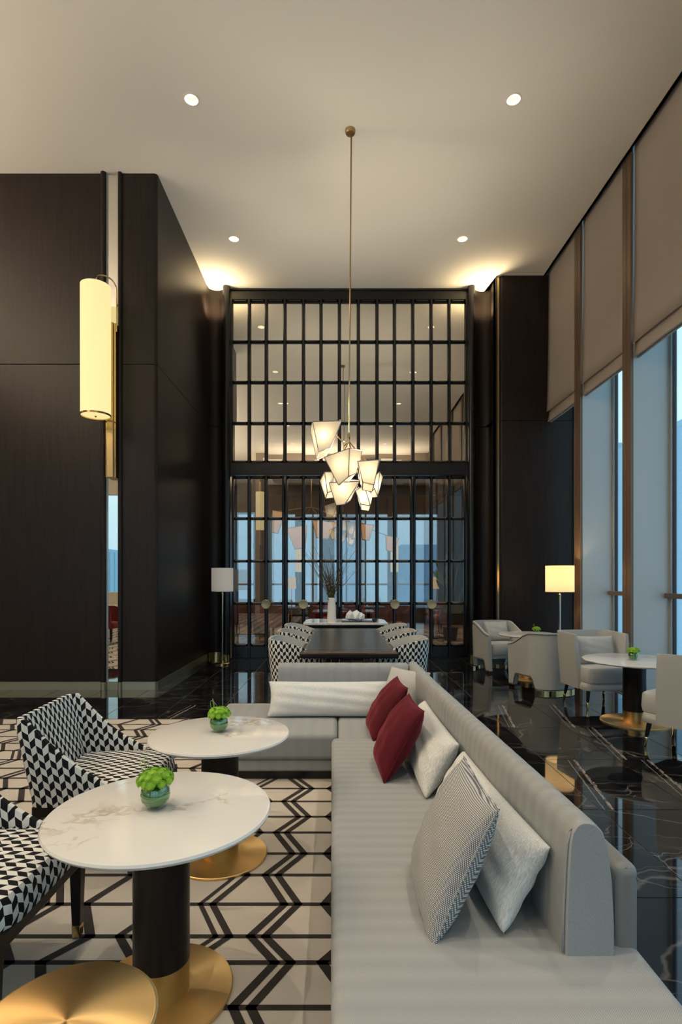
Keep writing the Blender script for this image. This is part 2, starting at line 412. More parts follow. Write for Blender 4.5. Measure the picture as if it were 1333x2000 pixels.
# ---- downlights
rowname = {5.87: 'nearer row', 8.27: 'farther row'}
proto = None
for yi, y in enumerate(LY):
    for xi, x in enumerate(LX):
        if proto is None:
            r = thing('downlight', 'x', 'ceiling light', (x, y, CEIL))
            B().lathe([(.070, -.006), (.084, -.004), (.084, .001), (.071, .001)], seg=32, cap=False).done('trim_ring', 'white', r, smooth=True)
            B().lathe([(.071, -.002), (.066, .05), (.050, .11), (.047, .12)], seg=28, cap=False).done('reflector', 'reflector', r, smooth=True)
            B().lathe([(.0, .112), (.030, .112), (.036, .105), (.05, .121), (0, .122)], seg=24, cap=False).done('lamp', 'bulb', r, smooth=True)
            proto = r; o = r
        else:
            o = copy_tree(proto); o.location = (x, y, CEIL)
        side = 'left' if xi == 0 else 'right'
        o['label'] = {5.87: f'round recessed downlight in the ceiling, {side} of the pendant rod, larger nearer pair',
                      8.27: f'round recessed downlight near the far screen, {side} one of the smaller far pair'}.get(y, f'recessed ceiling downlight on the {side} side outside the picture, seen only mirrored')
        o['group'] = 'recessed ceiling downlights'
        light('downlight_beam', 'SPOT', (x, y, CEIL + .09), 130, (1, .89, .72), size=.03, spot=math.radians(74), blend=.8)
# ---- left wall : two dark panelled blocks with a mirrored slot between them
SEAM = 4.14
wl_ = sroot('wall_left', 'dark oak panelled wall at left with a mirrored slot', 'wall')
B().box(-12, -2.96, 6.965, 9.6, 0, CEIL).done('wall_core', 'void', wl_)
B().box(-12, -3.01, 6.94, 6.97, .10, SEAM - .004).done('wood_panel', 'wood', wl_, bevel=.003)
B().box(-12, -3.01, 6.94, 6.97, SEAM + .004, CEIL).done('wood_panel', 'wood', wl_, bevel=.003)
B().box(-2.80, -2.34, 6.98, 9.75, 0, CEIL).done('wall_core', 'void', wl_)
def corner_panel(z0, z1):   # wraps the rounded outer corner in one sheet
    pts = [(-2.745, 6.94)] + arc(-2.345, 6.985, .045, -90, 0, 6) + [(-2.30, 9.54)]
    pts += [(-2.335, 9.54), (-2.335, 6.975), (-2.745, 6.975)]
    return B().prism(pts, z0, z1)
corner_panel(.10, SEAM - .004).done('wood_panel', 'wood', wl_, smooth=True)
corner_panel(SEAM + .004, CEIL).done('wood_panel', 'wood', wl_, smooth=True)
for x0, x1 in ((-3.012, -2.94), (-2.795, -2.742)):
    w = x1 - x0; cx = (x0 + x1) / 2
    pts = arc(cx, 6.93, w / 2, 180, 360, 10) + [(x1, 7.06), (x0, 7.06)]
    B().prism(pts, .10, CEIL).done('rounded_moulding', 'wood', wl_, smooth=True)
    B().prism([(cx + (x - cx) * 1.05, 6.93 + (y - 6.93) * 1.05) for x, y in pts], 0, .10).done('moulding_base', 'palebrass', wl_, smooth=True)
B().box(-2.95, -2.785, 6.95, 6.96, .10, CEIL).done('mirror_strip', 'mirror', wl_)
B().box(-2.942, -2.932, 6.93, 6.952, .10, CEIL).done('mirror_edge', 'alu', wl_)
B().box(-2.95, -2.785, 6.94, 6.96, 0, .10).done('slot_base', 'palebrass', wl_)
bl = sroot('baseboard_left', 'pale brass skirting along the left dark wall', 'skirting')
B().box(-12, -3.01, 6.93, 6.97, 0, .10).done('brass_skirting', 'palebrass', bl)
pts = [(-2.755, 6.93)] + arc(-2.345, 6.985, .055, -90, 0, 6) + [(-2.29, 9.55)] + [(-2.335, 9.55), (-2.335, 6.975), (-2.755, 6.975)]
B().prism(pts, 0, .10).done('brass_skirting', 'palebrass', bl, smooth=True)
# ---- far wall : concave coves, round pilasters
wf = sroot('wall_far', 'far dark timber wall with concave coves beside the gridded screen', 'wall')
def strip(path, z0, z1, t, name, m, parent):
    # vertical sheet following a plan path, thickness t away from the room (+y)
    back = [(x, y + t) for x, y in path]
    return B().prism(path + back[::-1], z0, z1).done(name, m, parent, smooth=True)
covL = arc(-2.15, 9.60, .16, 200, 340, 14); covL = [(x, 9.60 + (9.60 - y) ) for x, y in covL]   # dips away from the room
covL = [(-2.30, 9.54)] + covL[1:-1] + [(-1.985, 9.62)]
covR = arc(2.585, 9.62, .17, 200, 340, 14); covR = [(x, 9.62 + (9.62 - y)) for x, y in covR]
covR = [(2.40, 9.62)] + covR[1:-1] + [(2.70, 9.45), (2.70, 9.31)]
for pth in (covL, covR):
    for z0, z1 in ((.1, SEAM - .004), (SEAM + .004, CEIL)): strip(pth, z0, z1, .12, 'curved_wood_panel', 'wood', wf)
    strip([(x, y - .012) for x, y in pth], 0, .10, .1, 'curved_brass_base', 'polbrass', wf)
for cx in (-1.965, 2.36):
    pts = arc(cx, 9.62, .062, 180, 360, 14) + [(cx + .062, 9.85), (cx - .062, 9.85)]
    B().prism(pts, .08, CEIL).done('round_pilaster', 'frame', wf, smooth=True)
    B().prism([(cx + (x - cx) * 1.06, 9.62 + (y - 9.62) * 1.06) for x, y in pts], 0, .08).done('pilaster_base', 'polbrass', wf, smooth=True)
B().box(-2.8, -1.9, 9.90, 10.0, 0, CEIL).done('wall_core', 'void', wf)
B().box(2.30, 2.75, 9.90, 10.0, 0, CEIL).done('wall_core', 'void', wf)
B().box(-1.92, 2.32, 9.86, 9.92, 2.2 + 1.25, CEIL).done('wall_core', 'void', wf)
# right dark wall return with a brass edge strip
wr = sroot('wall_right', 'dark oak wall beside the windows with a slim brass edge', 'wall')
B().box(2.72, 4.3, 9.30, 9.95, 0, CEIL).done('wall_core', 'void', wr)
pr = [(2.775, 9.31)] + arc(2.81, 9.305, .035, 180, 270, 5) + [(4.0, 9.27), (4.0, 9.31)]
for z0, z1 in ((.1, SEAM - .044), (SEAM - .036, CEIL)): B().prism(pr, z0, z1).done('wood_panel', 'wood', wr, smooth=True)
B().box(2.70, 2.775, 9.295, 9.33, 0, CEIL).done('edge_channel', 'black', wr)
B().box(2.722, 2.75, 9.285, 9.30, 0, CEIL).done('brass_edge_strip', 'polbrass', wr)
br_ = sroot('baseboard_right', 'brass skirting at the foot of the right dark wall', 'skirting')
B().box(2.775, 4.0, 9.258, 9.275, 0, .10).done('brass_skirting', 'palebrass', br_)
for c, a in ((-2.15, .13), (2.57, .13)):   # hidden uplights washing the ceiling above each cove
    light('cove_uplight', 'SPOT', (c, 9.50, 6.0), 42, (1, .78, .46), (PI, 0, 0), .10, math.radians(165), 1)
# ---- mirrored upper grid + glazed doors below
YS = 9.71
def zx(y, d=YS): return E - (y - HY) * d / FPX
def xx(x, d=YS): return (x - VX) * d / FPX
bars = [487.4, 520.7, 557, 593.3, 627.5, 663.4, 700.5, 736.8, 771, 806.8, 842.5, 877.6]
edges = [452.5] + bars + [911.5]
EX = [xx(v) for v in edges]
sc_ = sroot('trim_1', 'black gridded mirror screen above the doors at the far end', 'screen')
XL, XR = xx(449), xx(917)
def beam(z0, z1, y0=YS - .02, name='beam'):
    B().box(XL, XR, y0, YS + .12, z0, z1).done(name, 'frame', sc_, bevel=.006)
beam(zx(586), CEIL); beam(zx(929), zx(904), YS - .03)
B().box(XL, XR, YS - .045, YS - .02, CEIL - .035, CEIL - .01).done('beam_bead', 'frame', sc_, bevel=.004)
rowsU = [589, 668, 747, 827, 903]
def bar_v(x, z0, z1, w, parent, name='mullion', dep=.055):
    pts = [(x - w / 2, YS + .03), (x - w / 2, YS - dep * .35), (x - w * .22, YS - dep), (x + w * .22, YS - dep), (x + w / 2, YS - dep * .35), (x + w / 2, YS + .03)]
    return B().prism(pts, z0, z1).done(name, 'frame', parent)
def bar_h(x0, x1, z, hgt, parent, name='glazing_bar', dep=.04):
    b = B(); y0, y1 = YS - dep, YS + .03; c = min(.03, (x1 - x0) * .2)
    A = [(x0, y1, z - hgt / 2), (x0, y1, z + hgt / 2), (x1, y1, z + hgt / 2), (x1, y1, z - hgt / 2)]
    b.hexa([(x0, YS - .01, z - hgt / 2), (x1, YS - .01, z - hgt / 2), (x1, y1, z - hgt / 2), (x0, y1, z - hgt / 2),
            (x0, YS - .01, z + hgt / 2), (x1, YS - .01, z + hgt / 2), (x1, y1, z + hgt / 2), (x0, y1, z + hgt / 2)])
    b.hexa([(x0, YS - .01, z - hgt / 2), (x0 + c, y0, z - hgt * .18), (x0 + c, y0, z + hgt * .18), (x0, YS - .01, z + hgt / 2),
            (x1, YS - .01, z - hgt / 2), (x1 - c, y0, z - hgt * .18), (x1 - c, y0, z + hgt * .18), (x1, YS - .01, z + hgt / 2)])
    return b.done(name, 'frame', parent)
BW = .062
for k, x in enumerate(EX): bar_v(x, zx(904), zx(586), BW if 0 < k < 13 else .06, sc_)
for r_ in rowsU:
    for k in range(13): bar_h(EX[k] + BW / 2 - .004, EX[k + 1] - BW / 2 + .004, zx(r_), .055, sc_)
for i in range(4):
    for k in range(13):
        x0, x1 = EX[k] + BW / 2, EX[k + 1] - BW / 2; z1, z0 = zx(rowsU[i]) - .025, zx(rowsU[i + 1]) + .025
        b = B(); t = R.uniform(-.0012, .0012); s_ = R.uniform(-.0012, .0012)
        b.hexa([(x0, YS + .012 + t, z0), (x1, YS + .012 - t, z0), (x1, YS + .02, z0), (x0, YS + .02, z0),
                (x0, YS + .012 + t + s_, z1), (x1, YS + .012 - t + s_, z1), (x1, YS + .02, z1), (x0, YS + .02, z1)])
        b.done('mirror_pane', 'mirror', sc_)
rowsD = [932.5, 1013, 1096, 1178.5, 1260]
leaves = [(0, 3), (3, 6), (6, 7), (7, 10), (10, 13)]
kn = {0: 2, 1: 4, 3: 9, 4: 11}
dn = ['left outer', 'left inner', None, 'right inner', 'right outer']; di = 0
for li, (a, b_) in enumerate(leaves):
    if li != 2:
        di += 1
        rt = sroot(f'door_{di}', f'black glazed door leaf with round brass pull, {dn[li]} of the four', 'door')
    else: rt = sroot('window_30', 'fixed narrow glazed strip between the two pairs of black doors', 'window')
    x0, x1 = EX[a], EX[b_]
    for k in range(a, b_ + 1):
        edge = k in (a, b_); w = .05 if edge else .062
        xk = EX[k] + (.027 if k == a else -.027 if k == b_ else 0)
        bar_v(xk, .02, zx(930), w, rt, 'stile' if edge else 'mullion', .05)
    B().box(x0 + .003, x1 - .003, YS - .03, YS + .03, .012, zx(1262)).done('kick_panel', 'frame', rt, bevel=.006)
    for q in rowsD:
        for k in range(a, b_):
            l0 = EX[k] + (.05 if k == a else .03); l1 = EX[k + 1] - (.05 if k + 1 == b_ else .03)
            bar_h(l0, l1, zx(q), .05, rt)
    for i in range(4):
        for k in range(a, b_):
            B().box(EX[k] + .03, EX[k + 1] - .03, YS + .008, YS + .014, zx(rowsD[i + 1]) + .02, zx(rowsD[i]) - .02).done('pane', 'doorglass', rt)
    if li in kn:
        hx = EX[kn[li]]
        o = B().lathe([(0, 0), (.076, 0), (.082, .006), (.082, .022), (.076, .028), (.066, .024), (0, .024)], seg=36, cap=False).done('door_pull', 'pull', rt, smooth=True)
        o.rotation_euler = (PI / 2, 0, 0); o.location = (hx, YS - .06, zx(1180))
        p = B().cyl(0, 0, -.03, 0, .03).done('pull_rose', 'brass', o)
B().box(-2.0, 2.45, YS - .06, YS + .1, -.003, .010).done('trim_2', 'black'); struct(bpy.data.objects['trim_2'], 'dark threshold under the glazed doors', 'threshold')
# ---- window side : deep fins, bronze inner faces, glass, rails, roman blinds
fy = [7.97 - 1.37 * k for k in range(9)]
XG = 4.05
names = ['farthest', 'second from far end', 'third from far end']
for k, y in enumerate(fy):
    if y < -3: continue
    f = sroot(f'trim_{k + 3}', 'deep blue-grey window fin with bronze inner face, ' + (['farthest one, behind the lit floor lamp', 'second one, between far and middle windows', 'one at right picture edge'] + [f'number {i} out of frame' for i in range(4, 12)])[k], 'window fin')
    B().box(3.575, XG + .02, y, y + .185, 0, CEIL + .25).done('fin_panel', 'fin', f)
    B().box(3.545, 3.575, y - .004, y + .09, 0, CEIL).done('bronze_strip', 'bronze', f, bevel=.003)
    B().box(3.545, 3.575, y + .098, y + .19, 0, CEIL).done('bronze_strip', 'bronze', f, bevel=.003)
    B().box(3.572, 3.58, y - .002, y + .187, 0, CEIL).done('shadow_joint', 'black', f)
bays = [(fy[0] + .185, 9.27)] + [(fy[k + 1] + .185, fy[k]) for k in range(len(fy) - 1)]
wlab = ['far end window beside the dark wall', 'second window from the far end', 'third window from the far end at picture edge']
def build_blind(y0, y1, i):
    r = thing('roman_blind', ['taupe roman blind half raised, farthest one beside the dark wall', 'taupe roman blind half raised, middle one between two bronze strips', 'taupe roman blind half raised, nearest and largest at right edge'][i] if i < 3 else 'taupe roman blind outside the picture, seen only in the mirrored panes', 'blind', (3.585, y0, 0), 0, 'roman blinds on the right windows')
    L = y1 - y0 - (.02 if i else .0)
    def sheet(xo, z0, z1, name, amp, t=.006, curl=0):
        b = B(); nu, nv = 10, 14; g0 = []; g1 = []
        for a in range(nu + 1):
            for c in range(nv + 1):
                u, v = a / nu, c / nv
                yy = .01 + (L - .015) * u; zz = z1 + (z0 - z1) * v
                w = amp * math.sin(u * 5 + v * 3 + i) * v + curl * (v ** 3)
                edge = .012 * math.sin(v * 7 + i) * (1 - u) ** 6
                g0.append(b.bm.verts.new((xo - w, yy + edge, zz))); g1.append(b.bm.verts.new((xo - w + t, yy + edge, zz)))
        ix = lambda a, c: a * (nv + 1) + c
        for a in range(nu):
            for c in range(nv):
                b.face([g0[ix(a, c)], g0[ix(a + 1, c)], g0[ix(a + 1, c + 1)], g0[ix(a, c + 1)]], 0, True)
                b.face([g1[ix(a, c)], g1[ix(a, c + 1)], g1[ix(a + 1, c + 1)], g1[ix(a + 1, c)]], 0, True)
        for c in range(nv):
            for a in (0, nu): b.face([g0[ix(a, c)], g0[ix(a, c + 1)], g1[ix(a, c + 1)], g1[ix(a, c)]])
        for a in range(nu):
            for c in (0, nv): b.face([g0[ix(a, c)], g1[ix(a, c)], g1[ix(a + 1, c)], g0[ix(a + 1, c)]])
        return b.done(name, 'blind', r)
    sheet(.0, 4.245, CEIL + .2, 'blind_panel', .006, curl=.028)
    for q in range(4): sheet(.004 + .016 * q, 4.075 + .008 * (q % 2) - .004 * q, 4.31, 'blind_fold', .004, curl=.02 - .004 * q)
    B().tube([(.03, .02, CEIL + .2), (.03, L - .02, CEIL + .2)], .02).done('head_rail', 'alu', r)
for i, (y0, y1) in enumerate(bays):
    if y1 < -2.2: continue
    w = sroot(f'window_{i + 1}', wlab[i] if i < 3 else f'tall window number {i + 1} from the far end, outside the picture', 'window')
    B().box(XG - .004, XG + .004, y0, y1, 0, CEIL + .25).done('pane', 'glass', w)
    for yy in (y0, y1 - .045): B().box(XG - .035, XG + .035, yy, yy + .045, 0, CEIL + .25).done('window_frame', 'alu', w, bevel=.004)
    for yy in (y0 + .045, y1 - .055): B().box(XG - .02, XG + .02, yy, yy + .01, 0, CEIL + .25).done('gasket', 'black', w)
    B().box(3.60, XG + .03, y0, y1, 0, .06).done('sill', 'alu', w)
    B().box(3.95, 3.99, y0 - .0, y1, 1.175, 1.235).done('hand_rail', 'bronze', w, bevel=.008)
    build_blind(y0, y1, i)
# ---- wall behind the camera and the open area at left, seen only in mirrors
wb = sroot('wall_back', 'marble and taupe wall behind the camera, seen in the mirrors', 'wall')
B().box(-3.2, 4.2, -3.2, -3.0, 0, .4).done('taupe_wall', 'taupe', wb); B().box(-3.2, 4.2, -3.2, -3.0, 4.0, CEIL).done('taupe_wall', 'taupe', wb)
for x0, x1 in ((-3.2, -2.9), (-1.1, -.9), (.9, 1.1), (4.1, 4.2)): B().box(x0, x1, -3.2, -3.0, .4, 4.0).done('taupe_wall', 'taupe', wb)
wk = sroot('window_22', 'tall windows behind the camera, widened to bring in more daylight', 'window')
for x0, x1 in ((-2.9, -1.1), (-.9, .9), (1.1, 4.1)):  # openings widened so more daylight reaches the sofa
    B().box(x0, x1, -3.12, -3.11, .4, 4.0).done('pane', 'glass', wk); B().box(x0, x0 + .06, -3.15, -3.05, .4, 4.0).done('window_frame', 'bronze', wk)
for x in (-2.9, -.9, 1.9): B().box(x, x + .8, -3.0, -2.97, 5.3, CEIL - .2).done('marble_panel', 'wmarble', wb)
B().box(1.0, 1.6, -2.99, -2.93, 5.3, CEIL - .2).done('blue_curtain', mat('deep_blue_curtain', (.01, .05, .12), .8), wb)
B().box(-3.4, -3.2, -8, -3.0, 0, CEIL).done('taupe_wall', 'cream', wb)
B().box(-12.2, -12, -8, 7.0, 0, CEIL).done('cream_wall', 'cream', wb)
B().box(-12, -3.4, -8.2, -8.0, 4.8, CEIL).done('window_head', 'cream', wb)
B().box(-12, -3.4, -8.2, -8.0, 0, .42).done('window_apron', 'taupe', wb)
wq = sroot('window_20', 'wide window wall far behind the camera at left, seen in the mirror slot', 'window')
for x in (-12, -10.4, -8.8, -7.0, -5.2, -3.5): B().box(x, x + .1, -8.18, -8.0, .42, 4.8).done('window_frame', 'bronze', wq)
for x0, x1 in ((-11.9, -10.4), (-10.3, -8.8), (-8.7, -7.0), (-6.9, -5.2), (-5.1, -3.5)): B().box(x0, x1, -8.1, -8.09, .42, 4.8).done('pane', 'glass', wq)
cv = sroot('trim_20', 'added tray out of view at left, holding a fill lamp for the ceiling', 'fill light tray')
B().box(-9.2, -6.0, -2.5, 5.5, 4.78, 4.82).done('fill_tray', 'cream', cv)
for a_ in ((-9.2, -9.12, -2.5, 5.5), (-6.08, -6.0, -2.5, 5.5), (-9.2, -6.0, -2.5, -2.42), (-9.2, -6.0, 5.42, 5.5)): B().box(*a_, 4.82, 4.96).done('fill_tray_lip', 'cream', cv)
light('left_ceiling_fill', 'AREA', (-7.6, 1.5, 4.88), 640, (1, .88, .72), (PI, 0, 0), 2.8, size_y=7.4)  # added area lamp brightening the ceiling from beyond the left edge
cv = sroot('trim_21', 'added tray behind the camera, hiding a fill lamp for the ceiling', 'fill light tray')
B().box(-2.6, 3.2, -2.9, -1.7, 5.36, 5.39).done('fill_tray', 'cream', cv); B().box(-2.6, 3.2, -1.74, -1.7, 5.39, 5.48).done('fill_tray_lip', 'cream', cv)
light('rear_ceiling_fill', 'AREA', (.3, -2.35, 5.42), 40, (1, .88, .72), (PI, 0, 0), 5.4, size_y=.8)  # added uplight behind the camera, placed out of the mirrors, for the ceiling
# ================================================================== CARPET
HL = [3.81 + .205 * k for k in range(0, 8)]
hl = [5.42 - .012] + []
HLs = [5.42, 5.22, 5.03, 4.82, 4.62, 4.42, 4.20, 4.01, 3.81, 3.62, 3.41, 3.19, 2.99, 2.76, 2.56, 2.33, 2.12, 1.975, 1.767, 1.56, 1.35, 1.15, .95, .75, .5]
while HLs[-1] > -2.6: HLs.append(HLs[-1] - .21)
cp = thing('patterned_carpet', 'cream carpet with dark brown chevron lines under tables and sofa', 'carpet', (0, 0, 0))
B().prism([(-9.0, -2.9), (.55, -2.9), (.55, 4.6), (-.5, 4.6), (-.5, 5.42), (-9.0, 5.42)], 0, .012).done('carpet_pile', 'pile', cp)
lb = B(); ZL = .0135
def ribbon(p, q, w):
    p = Vector((*p, 0)); q = Vector((*q, 0)); d = (q - p).normalized(); n = Vector((-d.y, d.x, 0)) * w / 2
    n = Vector((w / 2 / max(.5, abs(d.y)), 0, 0)) if abs(d.y) > .3 else n
    pts = [p - n, p + n, q + n, q - n]
    a = [lb.bm.verts.new((v.x, v.y, ZL)) for v in pts]; lb.face(a)
for r_, y in enumerate(HLs): ribbon((-9, y), (.55 if y < 4.6 else -.5, y), .023 if y < 5.4 else .01)
for r_ in range(len(HLs) - 1):
    ya, yb = HLs[r_], HLs[r_ + 1]
    # offset sign calibrated on the rows in front of the sofa: wide at 2.56, narrow at 2.33
    for k in range(-34, 4):
        mean = -.255 + .255 * k
        if ya > 4.6 and mean > -.6 or mean > .45: continue
        sg = 1 if k % 2 == 0 else -1
        ph = lambda rr: (1 if (rr % 2 == 1) else -1)
        oa = mean + sg * .057 * ph(r_); ob = mean + sg * .057 * ph(r_ + 1)
        if k % 2 == 0:
            if yb < 3.3 or k % 4 == 0 or True:
                ribbon((oa - .028, ya), (ob - .03, yb), .031); ribbon((oa + .03, ya), (ob + .03, yb), .031)
        else:
            if k % 4 == 1: ribbon((oa, ya), (ob, yb), .036)
            else: ribbon((oa - .02, ya), (ob - .022, yb), .02); ribbon((oa + .032, ya), (ob + .032, yb), .028)
lb.done('carpet_lines', 'pileline', cp)['kind'] = 'stuff'
# ================================================================== SOFA
SZ = .34
so = thing('corner_sofa', 'long L-shaped light grey corner sofa with taupe leather back', 'sofa', (0, 0, 0))
B().box(.03, .84, .35, 3.70, .012, .10).done('plinth', 'black', so)
B().box(-.90, .62, 3.80, 4.60, .012, .085).done('plinth', 'black', so)
B().prism([(.003, .30), (.86, .30), (.86, 3.70), (-.034, 3.70)], .07, .20).done('base', 'sofa', so, bevel=.02, seg=3)
sb_ = B().prism([(-.005, .28), (.875, .28), (.875, 3.67), (-.042, 3.67)], .19, SZ); sb_.done('seat_cushion', 'sofa', so, bevel=.035, seg=4)
B().box(-.93, .75, 3.76, 4.68, .075, .158).done('base', 'sofax', so, bevel=.015, seg=3)
B().box(-.95, .0, 3.74, 4.70, .155, SZ).done('seat_cushion', 'sofax', so, bevel=.035, seg=4)
B().box(.003, .72, 3.665, 4.50, .155, SZ - .002).done('seat_cushion', 'sofax', so, bevel=.03, seg=4)
def channel(axis, s0, s1, prof, pitch, name, m, shear=0, open0=False):
    b = B(); n = len(prof); cu = sum(p[0] for p in prof) / n; cz = sum(p[1] for p in prof) / n
    st = [(s0, .82), (s0 + .006, .93), (s0 + .02, .99), (s0 + .035, 1)]
    x = s0 + pitch
    while x < s1 - .06:
        st += [(x - .03, 1), (x - .006, .996), (x, .975), (x + .006, .996), (x + .03, 1)]; x += pitch
    st += [(s1 - .035, 1), (s1 - .02, .99), (s1 - .006, .93), (s1, .82)]
    rings = []
    for s_, k in st:
        ring = []
        for u, z in prof:
            uu = cu + (u - cu) * (k if k > .97 else 1 - (1 - k) * .6); zz = cz + (z - cz) * (k if k > .97 else 1 - (1 - k) * .25) if z > .5 else z
            off = shear * (s_ - s0)
            ring.append(b.bm.verts.new((uu + off, s_, zz) if axis == 'y' else (s_, uu + off, zz)))
        rings.append(ring)
    for a, c in zip(rings, rings[1:]):
        for i in range(n): b.face([a[i], a[(i + 1) % n], c[(i + 1) % n], c[i]], 0, True)
    b.face(rings[0]); b.face(rings[-1][::-1])
    o = b.done(name, m, so, smooth=True); return o
prof = [(.640, SZ - .01), (.642, .45), (.648, .58), (.653, .655), (.660, .69), (.674, .71), (.69, .718), (.71, .718), (.728, .712), (.75, .69), (.765, .65), (.778, .55), (.785, .42), (.785, SZ - .01)]
channel('y', 1.535, 3.60, prof, .127, 'backrest', 'sofa', -.031)
profc = [(u - .065, z) for u, z in prof]
channel('y', 3.605, 4.57, profc, .127, 'backrest', 'sofa', -.01)
proff = [(4.385, SZ - .01), (4.39, .5), (4.405, .64), (4.415, .68), (4.43, .70), (4.455, .712), (4.50, .715), (4.535, .705), (4.555, .68), (4.565, .6), (4.57, .4), (4.57, SZ - .01)]
channel('x', -.485, .575, proff, .118, 'backrest', 'sofax')
# leather outer shell behind the backs
def shell_leather(poly, z1, z0=.05):
    return B().prism(poly, z0, z1).done('leather_shell', 'leather', so, bevel=.034, seg=5)
shell_leather([(.795, 1.57), (.875, 1.57), (.80, 4.0), (.76, 4.68), (.70, 4.68), (.73, 4.0)], .575)
B().box(-.47, .72, 4.575, 4.64, .05, .575).done('leather_shell', 'leather', so, bevel=.02, seg=3)
B().tube([(.803, 1.578, .36), (.803, 1.578, .53), (.812, 1.578, .557), (.835, 1.578, .567), (.858, 1.578, .557), (.867, 1.578, .53)], .0014).done('stitching', 'leather', so)
# welt piping round the near end of the backrest
B().tube([(.638, 1.545, .345), (.640, 1.545, .45), (.646, 1.545, .58), (.651, 1.545, .65), (.659, 1.545, .686), (.674, 1.545, .703), (.69, 1.545, .709), (.71, 1.545, .709), (.727, 1.545, .703), (.745, 1.545, .685), (.758, 1.545, .645)], .004).done('welt', 'sofa', so)
# ---- cushions
def pillow(name, w, h_, t, m, label, c, right, up, group=None, pipe=None, seed=0, n=18, cat='cushion', pinch=.06, wr_=.006):
    rr = random.Random(seed); b = B(); ph = [rr.uniform(0, 6) for _ in range(6)]
    def P_(u, v, s):
        e_ = max(0, (1 - abs(u) ** (2.4 * max(1, w / h_ * .9)))) ** .45 * max(0, (1 - v ** 2)) ** .45
        x = w / 2 * u * (1 - pinch * (1 - v * v) * abs(u) ** 2); z = h_ / 2 * v * (1 - pinch * (1 - u * u) * abs(v) ** 2)
        wrk = wr_ * math.sin(u * 7 + v * 5 + ph[0]) * math.sin(v * 6 - u * 3 + ph[1]) + wr_ * .6 * math.sin(u * 15 + ph[2] + v * 9) * (abs(u) ** 3 + abs(v) ** 3) * .6
        return Vector((x, s * (t / 2 * e_ + wrk * e_), z))
    q = [-1, -.97] + [-1 + 2 * i / n for i in range(1, n)] + [.97, 1]; L = len(q)
    F = [[b.bm.verts.new(P_(u, v, -1)) for v in q] for u in q]
    G = [[F[i][j] if i in (0, L - 1) or j in (0, L - 1) else b.bm.verts.new(P_(q[i], q[j], 1)) for j in range(L)] for i in range(L)]
    for i in range(L - 1):
        for j in range(L - 1):
            b.face([F[i][j], F[i + 1][j], F[i + 1][j + 1], F[i][j + 1]], 0, True)
            b.face([G[i][j], G[i][j + 1], G[i + 1][j + 1], G[i + 1][j]], 0, True)
    rt, up_ = Vector(right).normalized(), Vector(up); up_ = (up_ - rt * up_.dot(rt)).normalized(); fwd = up_.cross(rt)
    o = b.done(name, m); 
    Mx = Matrix((rt, fwd, up_)).transposed()
    o.matrix_world = Matrix.Translation(c) @ Mx.to_4x4()
    tag(o, label, cat, group)
    if pipe:
        edge = [P_(q[i], -1, 0) for i in range(L)] + [P_(1, q[i], 0) for i in range(1, L)] + [P_(q[i], 1, 0) for i in range(L - 2, -1, -1)] + [P_(-1, q[i], 0) for i in range(L - 2, -1, -1)]
        B().tube(edge, .0042, 6).done('piping', pipe, o)
    return o
A_ = 'scatter cushions on the corner sofa'
pillow('cushion', .47, .46, .16, 'hound', 'black and white houndstooth cushion, frontmost on the long seat', (.375, 1.82, .525), (-.02, -1, 0), (.17, .10, .36), A_, 'hound', 1)
pillow('cushion', .98, .29, .13, 'silk', 'long ivory slub cushion directly behind the houndstooth cushion', (.545, 2.10, .47), (.03, -1, .02), (.14, 0, .25), A_, None, 2, 26)
pillow('cushion', .95, .31, .13, 'silk', 'long ivory slub cushion beside the two burgundy velvet cushions', (.50, 3.10, .475), (.01, -1, .0), (.15, 0, .25), A_, None, 3, 26)
pillow('cushion', .44, .43, .16, 'velvet', 'burgundy velvet cushion, nearer of the two red ones', (.335, 3.06, .525), (.05, -1, 0), (.20, .03, .36), A_, 'velvet', 4)
pillow('cushion', .44, .42, .15, 'velvet', 'burgundy velvet cushion, farther of the two red ones', (.335, 3.80, .51), (.05, -1, 0), (.22, .03, .34), A_, 'velvet', 5)
pillow('cushion', .95, .28, .14, 'silkx', 'long ivory bolster cushion standing against the far backrest', (-.07, 4.25, .47), (1, 0, .0), (0, .12, .25), A_, None, 6, 26, pinch=.05)
pillow('cushion', .40, .38, .13, 'grey', 'small pale grey cushion tucked in the sofa corner', (.50, 4.17, .53), (.62, -.75, 0), (.12, .12, .36), A_, 'grey', 7)
# ================================================================== ROUND TABLES
def marble_table(label, x, y, rt, rb, H, group):
    r = thing('round_table', label, 'table', (x, y, .0125 if x < 1 else 0), 0, group)
    H -= .0125 if x < 1 else 0
    B().lathe([(0, H - .024), (rt * .90, H - .024), (rt - .012, H - .022), (rt - .003, H - .016), (rt, H - .009), (rt - .004, H - .002), (rt - .012, H), (0, H)], seg=96, cap=False).done('marble_top', 'wmarble', r, smooth=True)
    B().cyl(0, 0, H - .036, H - .0235, rt * .5, seg=48).done('support_plate', 'black', r)
    k = .092 * (1 if rt < .4 else 1.15)
    B().cyl(0, 0, .115, H - .036, k, seg=48).done('column', 'furnwood', r, smooth=True)
    B().cyl(0, 0, .012, .115, k * .985, seg=48).done('brass_collar', 'brass', r, smooth=True)
    B().lathe([(0, 0), (rb, 0), (rb, .009), (rb - .003, .012), (0, .0121)], seg=72, cap=False).done('base_plate', 'brassdisc', r, smooth=True)
    return r
G_ = 'round marble tables on the carpet'
marble_table('round white marble table nearest the camera, black column on brass disc', -.592, 1.832, .365, .236, .63, G_)
marble_table('round white marble table beside the sofa corner, farther one on carpet', -.592, 2.742, .349, .236, .63, G_)
G2 = 'round marble tables by the windows'
marble_table('round white marble table by the windows, nearer one between grey chairs', 2.92, 5.36, .475, .31, .615, G2)
